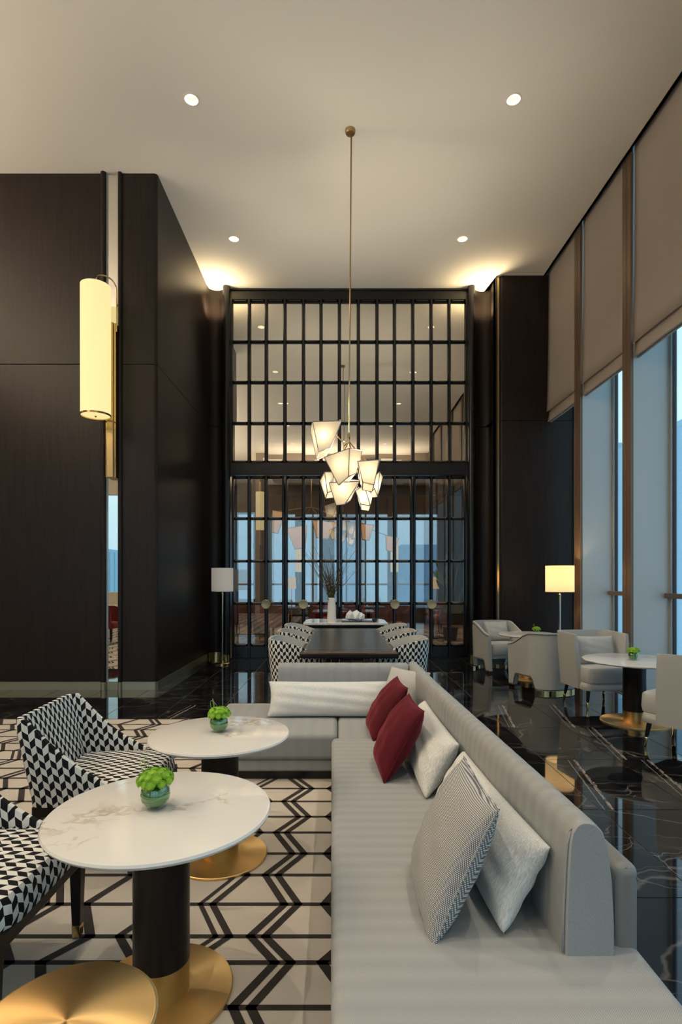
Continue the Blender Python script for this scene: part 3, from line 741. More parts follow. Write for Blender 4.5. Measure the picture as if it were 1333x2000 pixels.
marble_table('round white marble table by the windows, farther one near lit floor lamp', 2.72, 7.72, .43, .28, .63, G2)
st = thing('brass_side_table', 'low round brushed brass side table in the bottom left corner', 'table', (-.616, 1.235, .0125))
B().lathe([(0, .362), (.19, .362), (.197, .366), (.2, .372), (.2, .382), (.197, .386), (.19, .388), (0, .3885)], seg=96, cap=False).done('table_top', 'brassdisc', st, smooth=True)
B().cyl(0, 0, .012, .362, .022, seg=24).done('stem', 'brass', st, smooth=True)
B().lathe([(0, 0), (.15, 0), (.15, .01), (0, .012)], seg=64, cap=False).done('base_plate', 'brassdisc', st, smooth=True)
# ---- vases with green chrysanthemums
def bloom_mesh():
    b = B()
    for ring, (n, r0, z, ln) in enumerate(((14, .006, .0, .0095), (12, .004, .004, .0075), (8, .002, .007, .005))):
        for k in range(n):
            a = 2 * PI * k / n + ring * .3; c_, s_ = math.cos(a), math.sin(a); w = .0026
            p0 = (r0 * c_ + w * s_ * .6, r0 * s_ - w * c_ * .6, z); p1 = (r0 * c_ - w * s_ * .6, r0 * s_ + w * c_ * .6, z)
            r1 = r0 + ln; z1 = z + .0035 - ring * .0005
            p2 = (r1 * c_ - w * s_, r1 * s_ + w * c_, z1); p3 = (r1 * c_ + w * s_, r1 * s_ - w * c_, z1)
            b.face([b.bm.verts.new(q) for q in (p0, p3, p2, p1)])
    b.ball((0, 0, .0), .0112, 12, 7, .8)
    return b
def vase(label, x, y, z, s=1.0, loops=2, seed=0):
    r = thing('flower_vase', label, 'vase', (x, y, z), 0, 'round glass vases of green flowers'); r.scale = (s, s, s); rr = random.Random(seed)
    B().lathe([(0, .001), (.022, .001), (.036, .009), (.047, .027), (.050, .045), (.046, .064), (.036, .079), (.033, .084), (.031, .083), (.034, .076), (.044, .062), (.047, .045), (.044, .029), (.034, .013), (0, .006)], seg=40, cap=False).done('glass_bowl', 'jar', r, smooth=True)
    B().lathe([(0, .007), (.033, .0135), (.0435, .029), (.0462, .045), (.0435, .0615), (.037, .07), (0, .071)], seg=32, cap=False).done('leaf_lining', 'leafin', r, smooth=True)
    for q, zz in enumerate((.03, .045, .058)):
        rad = (.0448, .0472, .0447)[q]
        B().tube([(rad * math.cos(t * .35 + q), rad * math.sin(t * .35 + q), zz + .004 * math.sin(t * .9 + q * 2)) for t in range(19)], .002, 5).done('grass_blade', 'blade', r)
    first = None
    pts = []
    for lay, (n, el, rd) in enumerate(((1, 90, .045), (6, 62, .046), (10, 34, .049), (12, 6, .049))):
        for k in range(n):
            pts.append((2 * PI * k / n + lay * .4 + rr.uniform(-.12, .12), math.radians(el + rr.uniform(-5, 5)), rd * rr.uniform(.94, 1.05)))
    for a, el, rd in pts:
        d = Vector((math.cos(a) * math.cos(el), math.sin(a) * math.cos(el), math.sin(el)))
        p = Vector((0, 0, .089)) + Vector((d.x * rd * 1.08, d.y * rd * 1.08, d.z * rd * .72))
        if vase.proto is None: o = vase.proto = bloom_mesh().done('bloom', 'bloom', r)
        else: o = vase.proto.copy(); C.objects.link(o); o.parent = r
        o.location = p; o.rotation_euler = d.to_track_quat('Z', 'Y').to_euler(); k_ = rr.uniform(.95, 1.15); o.scale = (k_,) * 3
    B().ball((0, 0, .092), .040, 16, 8, .6).done('foliage_mound', 'mound', r)
    for q in range(loops):
        a = rr.uniform(2.4, 3.6); R_ = .03 + .006 * q
        B().tube([(math.cos(a) * .02 + (.5 + .5 * q) * math.cos(a) * .03 * math.sin(t * PI / 10) + R_ * math.cos(t * PI / 10 + 0) * .55 * math.cos(a + 1.2) , math.sin(a) * .02 + R_ * math.cos(t * PI / 10) * .55 * math.sin(a + 1.2), .10 + .075 * math.sin(t * PI / 10) * (1 - .2 * q)) for t in range(11)], .0011, 5).done('grass_loop', 'stem', r)
    return r
vase.proto = None
vase('green chrysanthemums in round glass vase on the nearest marble table', -.617, 1.845, .6305, 1.0, 2, 1)
vase('green chrysanthemums in round glass vase on the marble table beside the sofa', -.602, 2.765, .6305, .96, 2, 2)
vase('green chrysanthemums in round glass vase on the nearer table by the windows', 2.89, 5.33, .6155, .95, 1, 3)
vase('green chrysanthemums in round glass vase on the farther table by the windows', 2.735, 7.50, .6305, .95, 2, 4)
# ================================================================== CHAIRS
def u_path(w, dp, rc, n=6, open_=0.0, m=7):
    """plan path front-left -> back -> front-right; front edge at y=+dp/2, back at -dp/2; open_ splays the arms"""
    x = w / 2; yb = -dp / 2; yf = dp / 2; pts = []
    for i in range(m): pts.append((-x - open_ * (1 - i / m), yf + (yb + rc - yf) * i / m))
    pts += arc(-x + rc, yb + rc, rc, 180, 270, n)
    for i in range(1, m): pts.append((-x + rc + (w - 2 * rc) * i / m, yb))
    pts += arc(x - rc, yb + rc, rc, 270, 360, n)
    for i in range(1, m + 1): pts.append((x + open_ * i / m, yb + rc + (yf - yb - rc) * i / m))
    return pts
def shell_obj(path, top, bot, t, name, m, parent, flare=0.0, rows=7, lean=0.0, round_=.5):
    """upholstered shell: m = material or (outside, inside). top(f), bot(f) heights, f 0..1 along path"""
    n = len(path); L = [0]
    for a, b in zip(path, path[1:]): L.append(L[-1] + math.dist(a, b))
    tot = L[-1]; bm_ = B(); uvl = bm_.bm.loops.layers.uv.new('UVMap'); nrm = []
    for i in range(n):
        a = Vector(path[max(i - 1, 0)]); b = Vector(path[min(i + 1, n - 1)]); d = (b - a).normalized(); nrm.append(Vector((d.y, -d.x)))
    def col(i, inner):
        f = L[i] / tot; z0, z1 = bot(f), top(f); vs = []
        for k in range(rows + 1):
            v = k / rows; z = z0 + (z1 - z0) * v
            fl = flare * (z - .35); lb_ = lean * max(0, z - .35)
            o = (0 if not inner else -t * (1 - .25 * v))
            if k == rows: o = (-t * .18 if not inner else -t * .62)
            zz = z + (0 if k < rows else t * .12)
            p = Vector(path[i]) + nrm[i] * (o + fl)
            vs.append((bm_.bm.verts.new((p.x, p.y - lb_, zz)), L[i] - tot / 2, z))
        return vs
    O = [col(i, False) for i in range(n)]; I = [col(i, True) for i in range(n)]
    def quad(q, mi):
        f = bm_.face([v[0] for v in q], mi, True)
        if f:
            for lp in f.loops:
                for v in q:
                    if v[0] is lp.vert: lp[uvl].uv = (v[1], v[2]); break
    two = 1 if isinstance(m, (tuple, list)) else 0
    for i in range(n - 1):
        for k in range(rows):
            quad([O[i][k], O[i + 1][k], O[i + 1][k + 1], O[i][k + 1]], 0); quad([I[i][k], I[i][k + 1], I[i + 1][k + 1], I[i + 1][k]], two)
        quad([O[i][rows], O[i + 1][rows], I[i + 1][rows], I[i][rows]], 0); quad([O[i][0], I[i][0], I[i + 1][0], O[i + 1][0]], 0)
    for i in (0, n - 1):
        for k in range(rows):
            q = [O[i][k], O[i][k + 1], I[i][k + 1], I[i][k]]
            q2 = [(q[0][0], q[0][1], q[0][2]), (q[1][0], q[1][1], q[1][2]), (q[2][0], q[2][1] + t, q[2][2]), (q[3][0], q[3][1] + t, q[3][2])]
            quad(q2, 0)
    return bm_.done(name, list(m) if two else m, parent, smooth=True), O
def uv_box(o, swap=False):
    me = o.data; uvl = me.uv_layers.new(name='UVMap')
    for p in me.polygons:
        for li in p.loop_indices:
            co = me.vertices[me.loops[li].vertex_index].co
            uvl.data[li].uv = (co.x, co.y * .9 - co.z)
def pad(w0, w1, y0, y1, z0, z1, crown=.012, nx=10, ny=10, rc=.05):
    """seat cushion: trapezoid plan, crowned top, rounded corners"""
    b = B(); q = []
    def pt(u, v):
        # squircle-ish mapping for rounded corners
        k = 1 - .10 * (abs(u) ** 6) * (abs(v) ** 6)
        w = w0 + (w1 - w0) * (v * .5 + .5)
        return u * w / 2 * k, y0 + (y1 - y0) * (.5 + .5 * v * k)
    us = [-1, -.94, -.8, -.6, -.3, 0, .3, .6, .8, .94, 1]
    T_ = []
    for u in us:
        row = []
        for v in us:
            x, y = pt(u, v); e_ = (1 - abs(u) ** 5) * (1 - abs(v) ** 5)
            row.append(b.bm.verts.new((x, y, z1 + crown * e_ - (.016 if max(abs(u), abs(v)) == 1 else 0))))
        T_.append(row)
    n = len(us)
    for i in range(n - 1):
        for j in range(n - 1): b.face([T_[i][j], T_[i + 1][j], T_[i + 1][j + 1], T_[i][j + 1]], 0, True)
    ring = [T_[i][0] for i in range(n)] + [T_[n - 1][j] for j in range(1, n)] + [T_[i][n - 1] for i in range(n - 2, -1, -1)] + [T_[0][j] for j in range(n - 2, 0, -1)]
    cx = 0; cyy = (y0 + y1) / 2
    mid = [b.bm.verts.new((cx + (v.co.x - cx) * 1.02, cyy + (v.co.y - cyy) * 1.02, (z0 * .7 + z1 * .3))) for v in ring]
    low = [b.bm.verts.new((cx + (v.co.x - cx) * .99, cyy + (v.co.y - cyy) * .99, z0)) for v in ring]
    for A, Bq in ((ring, mid), (mid, low)):
        for i in range(len(A)): b.face([A[i], A[(i + 1) % len(A)], Bq[(i + 1) % len(A)], Bq[i]], 0, True)
    b.face(low); return b
def taper_leg(x, y, z1, parent, w0=.042, w1=.026, splay=(0, 0), tip=.05, m='furnwood', rnd=False):
    dx, dy = splay; zt = tip
    def ring(z, w):
        f = 1 - z / z1; cx, cy_ = x + dx * f, y + dy * f
        return [(cx - w / 2, cy_ - w / 2, z), (cx + w / 2, cy_ - w / 2, z), (cx + w / 2, cy_ + w / 2, z), (cx - w / 2, cy_ + w / 2, z)]
    wt = w1 + (w0 - w1) * zt / z1
    lg = B().hexa(ring(zt, wt) + ring(z1, w0)).done('leg', m, parent, bevel=.012 if rnd else .004, seg=3 if rnd else 2)
    B().hexa(ring(0, w1) + ring(zt, wt * 1.03)).done('leg_tip', 'polbrass', lg, bevel=.010 if rnd else .002, seg=3 if rnd else 1)
def lounge_chair(label, x, y, rz, group):
    r = thing('patterned_chair', label, 'chair', (x, y, .0125), rz, group)
    path = [(a_, b_ - .09) for a_, b_ in u_path(.585, .38, .05, 4, .012)]
    def top(f):
        g = abs(f - .5) * 2     # 0 back centre, 1 front tips
        return .735 if g < .50 else .735 - (.735 - .425) * min(1, ((g - .50) / .50)) ** .9 - .03 * math.sin(PI * (g - .50) / .50)
    shell_obj(path, top, lambda f: .335, .05, 'upholstered_back', 'cube', r, flare=.05, lean=.16)
    s_ = pad(.50, .53, -.235, .27, .325, .425).done('seat', 'cube', r, smooth=True); uv_box(s_)
    B().box(-.285, .285, -.27, .265, .285, .335).done('seat_rail', 'furnwood', r, bevel=.006)
    for sx in (-1, 1):
        taper_leg(sx * .262, .242, .30, r, .046, .03)
        taper_leg(sx * .262, -.25, .30, r, .046, .03, splay=(0, -.05))
    return r
G3 = 'black and white patterned lounge chairs on the carpet'
c1 = lounge_chair('patterned lounge chair cropped at left edge, facing the nearest marble table', -1.255, 1.86, -PI / 2, G3)
c2 = lounge_chair('patterned lounge chair seen whole, facing the marble table beside the sofa', -1.165, 2.82, -PI / 2 + .06, G3)
# grey chairs by the windows
def wing_chair(label, x, y, rz, pil, group):
    r = thing('grey_armchair', label, 'chair', (x, y, 0), rz, group)
    path = u_path(.60, .44, .10, 6, .0)
    path = [(px_, py_ - .08) for px_, py_ in path]
    o, O = shell_obj(path, lambda f: .80 - .012 * (abs(f - .5) * 2) ** 4, lambda f: .21, .055, 'upholstered_back', 'grey', r, flare=.06, lean=.05)
    B().tube([tuple(Vector(c[-2][0].co if False else (0, 0, 0))) for c in []] or [(p[0], p[1], .8) for p in []] or [(-.28, .10, .26), (-.28, .10, .27)], .001, 4)
    pad(.50, .52, -.24, .30, .29, .445, .014).done('seat_cushion', 'grey', r, smooth=True)
    pad(.52, .545, -.25, .29, .205, .285, 0).done('seat_base', 'grey', r, smooth=True)
    for sx in (-1, 1):
        taper_leg(sx * .22, .22, .22, r, .04, .022, splay=(sx * .03, .03), tip=.08, rnd=True)
        taper_leg(sx * .22, -.20, .22, r, .04, .022, splay=(sx * .03, -.03), tip=.08, rnd=True)
    return r
G4 = 'pale grey armchairs with tapered legs'
wing_chair('pale grey armchair behind nearer window table, facing the camera with a cushion', 2.90, 6.13, PI + .12, 1, G4)
wing_chair('pale grey armchair at the right edge, seen from behind, cropped by the picture', 2.93, 4.52, .60, 0, G4)
def tub_chair(label, x, y, rz, group):
    r = thing('tub_chair', label, 'chair', (x, y, 0), rz, group)
    path = u_path(.66, .64, .26, 14, .0, 16)
    def top(f):
        g = abs(f - .5) * 2
        if g < .45: return .74
        t = (g - .45) / .55; s = t * t * (3 - 2 * t); return .74 - .17 * s
    def bot(f):
        g = abs(f - .5) * 2
        if .42 < g < .88: return .035 + .15 * min(1, (g - .42) / .06, (.88 - g) / .05) ** .6
        return .035
    o, O = shell_obj(path, top, bot, .06, 'upholstered_shell', 'grey', r, flare=.03, rows=8)
    ed = [tuple(c[-2][0].co) for c in []]
    # dark piping following the top edge of the shell
    L = [0]
    for a, b in zip(path, path[1:]): L.append(L[-1] + math.dist(a, b))
    pts = []; pb = []
    for i, (px_, py_) in enumerate(path):
        f = L[i] / L[-1]; a = Vector(path[max(i - 1, 0)]); b = Vector(path[min(i + 1, len(path) - 1)]); d = (b - a).normalized(); nn = Vector((d.y, -d.x))
        z = top(f); p = Vector((px_, py_)) + nn * (.03 * (z - .35) + .001); pts.append((p.x, p.y, z - .015))
        z = bot(f); p = Vector((px_, py_)) + nn * (.03 * (z - .35) + .001); pb.append((p.x, p.y, z + .012))
    B().tube(pts, .005).done('piping', 'piping', r); B().tube(pb, .005).done('piping', 'piping', r)
    for i0, i1 in ((0, 1), (-2, -1)):
        pass
    pad(.53, .53, -.24, .31, .27, .43, .014).done('seat_cushion', 'grey', r, smooth=True)
    B().box(-.26, .26, -.2, .28, .20, .28).done('seat_base', 'grey', r, bevel=.02, seg=3)
    b = [i for i in range(len(path)) if abs(L[i] / L[-1] - .5) * 2 < .44]
    bp = [(path[i][0] * .985, path[i][1] * .985) for i in b]
    B().prism(bp + [(x_ * .9, y_ * .9) for x_, y_ in bp[::-1]], 0, .036).done('brass_plinth', 'polbrass', r)
    for sx in (-1, 1): B().box(sx * .30 - .025, sx * .30 + .025, .26, .31, 0, .036).done('brass_foot', 'polbrass', r)
    return r
G5 = 'pale grey tub chairs with dark piping'
tub_chair('pale grey piped tub chair seen from behind, between the two window tables', 2.66, 6.98, .32, G5)
tub_chair('pale grey piped tub chair holding a cushion, farthest by the round pilaster', 2.47, 8.50, PI + .28, G5)
G6 = 'pale grey cushions on the armchairs'
pillow('cushion', .40, .30, .11, 'grey', 'plain grey cushion on the farthest tub chair', (2.50, 8.56, .60), (1, .25, 0), (-.03, .1, .28), G6, 'grey', 11)
pillow('cushion', .46, .32, .12, 'grey', 'plain grey cushion in the armchair behind the nearer window table', (2.91, 6.14, .61), (1, .1, 0), (0, .1, .3), G6, 'grey', 12)
# ================================================================== DINING TABLE, CONSOLE
dt = thing('dining_table', 'long dark wood dining table with a bronze inlaid border', 'table', (.105, 0, 0))
w = .45
B().box(-w, w, 4.92, 7.42, .685, .735).done('table_top', 'furnwood', dt, bevel=.014, seg=3)
B().box(-w + .035, w - .035, 4.96, 7.38, .7355, .7375).done('bronze_inlay', 'bronze', dt)
B().box(-w + .048, w - .048, 5.02, 7.36, .7378, .7395).done('veneer_panel', 'furnwood', dt)
for sx in (-1, 1):
    for yy in (5.2, 7.15): B().box(sx * .30 - .04, sx * .30 + .04, yy - .04, yy + .04, 0, .686).done('leg', 'furnwood', dt, bevel=.004)
def dining_chair(label, x, y, rz):
    r = thing('dining_chair', label, 'chair', (x, y, 0), rz, 'patterned chairs along the dining table')
    path = u_path(.52, .48, .16, 7, 0)
    shell_obj(path, lambda f: .82 - .26 * max(0, abs(f - .5) * 2 - .35) ** 1.4, lambda f: .30, .06, 'upholstered_back', ('cube', 'grey'), r, flare=.06, lean=.04)
    pad(.42, .44, -.19, .25, .36, .47).done('seat', 'grey', r, smooth=True)
    B().box(-.22, .22, -.2, .2, .30, .36).done('seat_rail', 'furnwood', r)
    for sx in (-1, 1):
        for sy in (-1, 1): taper_leg(sx * .2, sy * .18, .31, r, .04, .024)
    return r
for i, y in enumerate((5.42, 6.22, 7.02)):
    o_ = ['nearest', 'middle', 'farthest'][i]
    dining_chair(f'patterned dining chair tucked at left side of the dining table, {o_} of three', -.40, y, -PI / 2)
    dining_chair(f'patterned dining chair tucked at right side of the dining table, {o_} of three', .61, y, PI / 2)
cs = thing('console_table', 'white marble topped console at the far end of the dining table', 'table', (.115, 0, 0))
B().prism([(-.62, 7.93), (.62, 7.93), (.62, 8.6), (.55, 8.78), (-.55, 8.78), (-.62, 8.6)], .735, .77).done('marble_top', 'wmarble', cs, bevel=.008)
B().box(-.56, .56, 7.98, 8.7, .66, .735).done('apron', 'furnwood', cs)
for sx in (-1, 1): B().box(sx * .50 - .06, sx * .50 + .06, 8.02, 8.66, 0, .66).done('leg_panel', 'furnwood', cs)
vs_ = thing('branch_vase', 'tall white vase of bare twigs on the console', 'vase', (-.09, 8.15, .77))
B().lathe([(0, 0), (.068, 0), (.070, .006), (.053, .355), (.050, .36), (.047, .35), (.05, .1), (0, .09)], seg=36, cap=False).done('vase_body', 'white', vs_, smooth=True)
for k in range(34):
    a = R.uniform(0, 2 * PI); rad = R.uniform(.06, .46); hh = R.uniform(.5, .92); p = []; wob = R.uniform(0, 6)
    for t in range(7):
        f = t / 6; p.append((math.cos(a) * (.02 + rad * f ** 1.6) + .014 * math.sin(wob + f * 9), math.sin(a) * (.02 + rad * f ** 1.6) * .6 + .014 * math.cos(wob + f * 7), .25 + hh * f * (1 - .12 * rad)))
    br = B().tube(p, [.0050 - .0030 * t / 6 for t in range(7)], 4).done('branch', 'branch', vs_)
    if k < 16:
        lf = B()
        for t in range(14):
            f = R.uniform(.1, .55); c_ = Vector(p[int(f * 6)]) + Vector((R.uniform(-.02, .02), R.uniform(-.02, .02), R.uniform(-.05, .05)))
            d = Vector((R.uniform(-1, 1), R.uniform(-1, 1), R.uniform(.2, 1))).normalized() * .028; s_ = d.cross(Vector((R.uniform(-1, 1), .5, .1))).normalized() * .007
            lf.face([lf.bm.verts.new(c_), lf.bm.verts.new(c_ + d * .5 + s_), lf.bm.verts.new(c_ + d), lf.bm.verts.new(c_ + d * .5 - s_)])
        lf.done('leaf_cluster', 'leaf', br)
cr_ = B()
for cx, cz, rr_, sd in ((-.07, .075, .085, 1), (.03, .085, .09, 2), (.09, .06, .07, 3), (0, .06, .08, 4)):
    q = random.Random(sd); b2 = bmesh.new(); bmesh.ops.create_icosphere(b2, subdivisions=1, radius=rr_)
    for v in b2.verts: v.co = v.co * q.uniform(.75, 1.1) + Vector((cx, q.uniform(-.01, .01), cz)); v.co.z = max(.0, v.co.z)
    me_ = bpy.data.meshes.new('t'); b2.to_mesh(me_); b2.free(); cr_.bm.from_mesh(me_); bpy.data.meshes.remove(me_)
o = cr_.done('crystal_sculpture', 'crystal', loc=(.255, 8.12, .783)); tag(o, 'faceted white crystal rock on a dark tray on the console', 'ornament')
o = B().box(-.24, .24, -.12, .12, 0, .012).done('tray', 'black', bevel=.003, loc=(.30, 8.16, .7705)); tag(o, 'flat dark tray under the crystal rock on the console', 'tray')
o = B().lathe([(0, 0), (.022, 0), (.04, .03), (.042, .05), (.038, .05), (.034, .03), (0, .012)], seg=24, cap=False).done('small_bowl', 'black', smooth=True, loc=(.545, 8.02, .7705)); tag(o, 'tiny black bowl at the right end of the console', 'bowl')
# ================================================================== FLOOR LAMPS, SCONCE
def floor_lamp(label, x, y, rs, z0, z1, m, on):
    r = thing('floor_lamp', label, 'floor lamp', (x, y, 0), 0, 'slim floor lamps with drum shades')
    B().lathe([(0, 0), (.125, 0), (.125, .02), (.115, .028), (.03, .032), (.022, .06), (0, .06)], seg=40, cap=False).done('base', 'polbrass', r, smooth=True)
    B().cyl(0, 0, .05, z0 - .10, .016, seg=16).done('pole', 'steel', r, smooth=True)
    B().lathe([(.019, z0 - .11), (.019, z0 - .03), (.009, z0 - .02), (.009, z0 + .1), (.02, z0 + .12), (.02, z0 + .16)], seg=16).done('lamp_neck', 'polbrass', r, smooth=True)
    sh = B().lathe([(rs, z0), (rs, z1), (rs - .004, z1), (rs - .004, z0), (rs, z0)], seg=56, cap=False).done('lamp_shade', m, r, smooth=True)
    B().lathe([(rs + .001, z0 - .002), (rs + .001, z0 + .008), (rs - .005, z0 + .008), (rs - .005, z0 - .002), (rs + .001, z0 - .002)], seg=56, cap=False).done('shade_rim', 'white' if not on else 'piping', sh)
    B().ball((0, 0, z0 + .19), .035, 12, 8).done('bulb', 'bulbsmall' if on else 'white', r)
    if on: light('floor_lamp_bulb', 'POINT', (x, y, z0 + .24), 14, (1, .72, .38), size=.05)
floor_lamp('slim floor lamp with unlit white drum shade, left of the glazed doors', -1.908, 9.02, .178, 1.205, 1.59, 'lampoff', False)
floor_lamp('slim floor lamp with glowing cream drum shade beside the windows', 3.22, 7.90, .197, 1.215, 1.60, 'lampon', True)
sn = thing('wall_sconce', 'tall glowing cylinder sconce hung from a brass arm in left slot', 'wall light', (-2.94, 6.62, 0))
B().lathe([(.172, 3.40), (.174, 4.96), (.171, 4.96), (.169, 3.40), (.172, 3.40)], seg=56, cap=False).done('lamp_shade', 'sconce', sn, smooth=True)
B().lathe([(0, 3.395), (.16, 3.395), (.168, 3.40), (.16, 3.408), (0, 3.408)], seg=48, cap=False).done('diffuser', 'sconce', sn, smooth=True)
B().lathe([(.168, 3.385), (.176, 3.385), (.176, 3.405), (.168, 3.405), (.168, 3.385)], seg=48, cap=False).done('shade_ring', 'polbrass', sn, smooth=True)
B().lathe([(0, 3.37), (.012, 3.372), (.014, 3.385), (0, 3.395)], seg=12, cap=False).done('finial', 'polbrass', sn)
B().box(.025, .155, .22, .31, 2.68, 4.62).done('back_plate', 'polbrass', sn, bevel=.006)
B().box(.05, .13, .195, .222, 2.68, 4.62).done('back_plate_rib', 'brass', sn, bevel=.006)
ap = [(0, 0, 4.6), (0, 0, 4.98), (.0, .0, 5.03)] + [(.085 - .085 * math.cos(t * PI / 10), .10 - .10 * math.cos(t * PI / 10), 5.03 + .11 * math.sin(t * PI / 10) - .0 * t) for t in range(1, 11)] + [(.172, .205, 4.9), (.172, .21, 4.5)]
ap = [(a, b, c) for a, b, c in ap]
B().tube(ap, .009, 8).done('arm', 'polbrass', sn)
# ================================================================== CHANDELIER
ch = thing('chandelier', 'brass rod pendant with cluster of glowing angular paper shades', 'pendant light', (.145, 6.27, CEIL))
B().lathe([(0, 0), (.058, 0), (.058, -.03), (.05, -.045), (.012, -.05), (0, -.05)], seg=32, cap=False).done('canopy', 'brass', ch, smooth=True)
D = 6.27
def W_(px, py, dy=0): d = D + dy; return Vector(((px - VX) * d / FPX - .145, dy, E - (py - HY) * d / FPX - CEIL))
B().tube([(.012, 0, -.04), W_(682, 850)], .0085, 8).done('rod', 'brass', ch)
B().tube([W_(682, 848), W_(681, 872)], .014, 8).done('hub', 'polbrass', ch)
def frustum_shade(parent, top, bot, name='lamp_shade', glow=True, power=3.2, seamr=.005, m='shade'):
    # fabric faces, open at the top like any lampshade; the wire seams are a sub-part
    sh = B(); vb = [sh.bm.verts.new(p) for p in bot]; vt = [sh.bm.verts.new(p) for p in top]
    sh.face(vb[::-1])
    for i in range(4): sh.face([vb[i], vb[(i + 1) % 4], vt[(i + 1) % 4], vt[i]])
    o = sh.done(name, m, parent)
    e_ = B()
    for i in range(4):
        e_.tube([bot[i], top[i]], seamr, 5); e_.tube([bot[i], bot[(i + 1) % 4]], seamr, 5); e_.tube([top[i], top[(i + 1) % 4]], seamr, 5)
    e_.done('wire_seam', 'seam', o)
    return o
# each shade: four top corners and four bottom corners, front pair then back pair, in the photograph's frame with a depth offset
shades = [
 ([(611, 823.5, -.06), (668, 822, -.10), (665, 820, .14), (606.5, 838, .12)], [(623, 883, -.12), (646, 874, -.14), (636, 892, .06), (619, 897.5, .04)], (668, 862)),
 ([(634, 893, -.10), (683, 875.5, -.24), (708, 880, -.02), (660, 884, .14)], [(661.5, 947.5, -.16), (681, 931, -.22), (696, 924, -.06), (676, 945, .02)], (672, 872)),
 ([(699, 901, -.16), (741, 898, -.18), (742, 899, .10), (700, 905, .10)], [(709, 942, -.20), (731, 947, -.2), (727, 960, -.02), (708.5, 957, -.02)], (712, 897)),
 ([(634.5, 922, -.02), (652, 922, -.04), (658, 926, .22), (625.5, 939, .20)], [(640, 962.5, -.04), (652, 958, -.06), (652, 972, .14), (636.5, 973.5, .12)], (655, 915)),
 ([(643, 943, -.10), (703, 940, -.14), (703, 938, .12), (650, 938, .14)], [(657, 987, -.16), (674, 985, -.16), (685, 977, 0), (662, 975, 0)], (680, 905)),
 ([(722, 938, .04), (742, 921, .06), (748, 931, .24), (726, 934, .26)], [(732, 954, .04), (738, 970, .06), (732, 971, .2), (716, 972, .18)], (722, 915)),
 ([(695, 958, .0), (712, 948, -.02), (728, 967, .14), (700, 951, .22)], [(705, 984.5, -.02), (724, 988, -.02), (721, 998, .1), (706, 995.5, .1)], (700, 925)),
]
for tp, bt, at in shades:
    T_ = [W_(*p) for p in tp]; Bt = [W_(*p) for p in bt]
    frustum_shade(ch, T_, Bt)
    c_ = (sum(T_, Vector()) + sum(Bt, Vector())) / 8
    tc_ = sum(T_, Vector()) / 4
    B().tube([W_(682, 862), W_(*at), tc_], .0065, 6).done('arm', 'polbrass', ch)
    light('shade_bulb', 'POINT', c_ + Vector((.145, 6.27, CEIL)), 46, (1, .88, .70), size=.05)
# ================================================================== NEXT ROOM beyond the glazed doors
nr = sroot('wall_beyond', 'dark restaurant room beyond the glazed doors', 'room')
B().box(-5.2, -5.0, 10, 17.2, 0, 4.3).done('side_wall', 'wood', nr); B().box(4.5, 4.7, 10, 17.2, 0, 4.3).done('side_wall', 'wood', nr)
B().box(-5.2, 4.7, 9.95, 17.2, 4.15, 4.3).done('dark_ceiling', 'taupe', nr)
B().box(-5.0, 4.5, 15.9, 16.1, 3.86, 4.15).done('soffit', 'wood', nr)
B().box(-5.0, 4.5, 17.0, 17.2, 3.45, 4.15).done('window_head', 'wood', nr); B().box(-5.0, 4.5, 17.0, 17.2, 0, .55).done('window_apron', 'wood', nr)
for x0, x1 in ((-5, -3.1), (-2.55, -2.05), (-1.32, -1.05), (-.55, -.10), (1.55, 1.85), (3.1, 4.5)):
    B().box(x0, x1, 16.85, 17.05, .0, 3.9).done('pier', 'wood', nr, bevel=.01)
light('restaurant_cove_light', 'AREA', (0, 16.45, 4.08), 60, (1, .55, .25), (0, 0, 0), 8, size_y=.2)
light('restaurant_fill', 'AREA', (0, 13.2, 4.1), 220, (1, .72, .45), (0, 0, 0), 7, size_y=4)  # broad lamp added under the ceiling to brighten rug and red chairs
wn_ = sroot('window_21', 'blue daylit windows at the back of the restaurant room', 'window')
for x0, x1 in ((-3.1, -2.55), (-2.05, -1.32), (-1.05, -.55), (-.10, 1.55), (1.85, 3.1)): B().box(x0, x1, 17.08, 17.09, .55, 3.45).done('pane', 'glass', wn_)
B().box(-5, 4.5, 17.02, 17.08, 1.22, 1.28).done('window_rail', 'bronze', wn_)
for x in (-2.8, -1.7, -.8, .25, .85, 2.3): B().box(x, x + .05, 17.04, 17.12, .55, 3.45).done('window_frame', 'black', wn_)
rc = B().box(-4.5, 4.3, 10.6, 15.4, -.004, .01).done('patterned_rug', 'pile'); tag(rc, 'black and cream patterned rug beyond the doors', 'carpet')
lb = B(); ZL = .012
for k in range(26):
    y = 10.7 + .18 * k
    for j in range(26):
        x = -4.4 + .35 * j + (.17 if k % 2 else 0)
        if x > 4.1: continue
        ribbon((x, y), (x + .17, y + .18), .05)
        ribbon((x, y), (x - .15, y + .18), .04) if (j + k) % 3 else None
    ribbon((-4.5, y), (4.3, y), .02)
lb.done('rug_lines', 'pileline', rc)['kind'] = 'stuff'
def sconce2(x, y, z0, z1, r_, lab):
    r = thing('column_sconce', lab, 'wall light', (x, y, 0), 0, 'cylinder sconces in the restaurant')
    B().cyl(0, 0, z0, z1, r_, seg=20).done('lamp_shade', 'sconce', r, smooth=True)
    B().box(-.02, .02, .0, .16, z0 - .35, z1 + .25).done('back_plate', 'brass', r)
sconce2(xx(508, 13), 13, zx(1035, 13), zx(961, 13), .10, 'dim cylinder sconce seen through the upper left door panes')
sconce2(xx(583, 16.6), 16.6, zx(1117, 16.6), zx(1070, 16.6), .10, 'bright cylinder sconce behind the left door pair')
sconce2(xx(771, 16.6), 16.6, zx(1117, 16.6), zx(1050, 16.6), .12, 'bright cylinder sconce behind the right door pair')
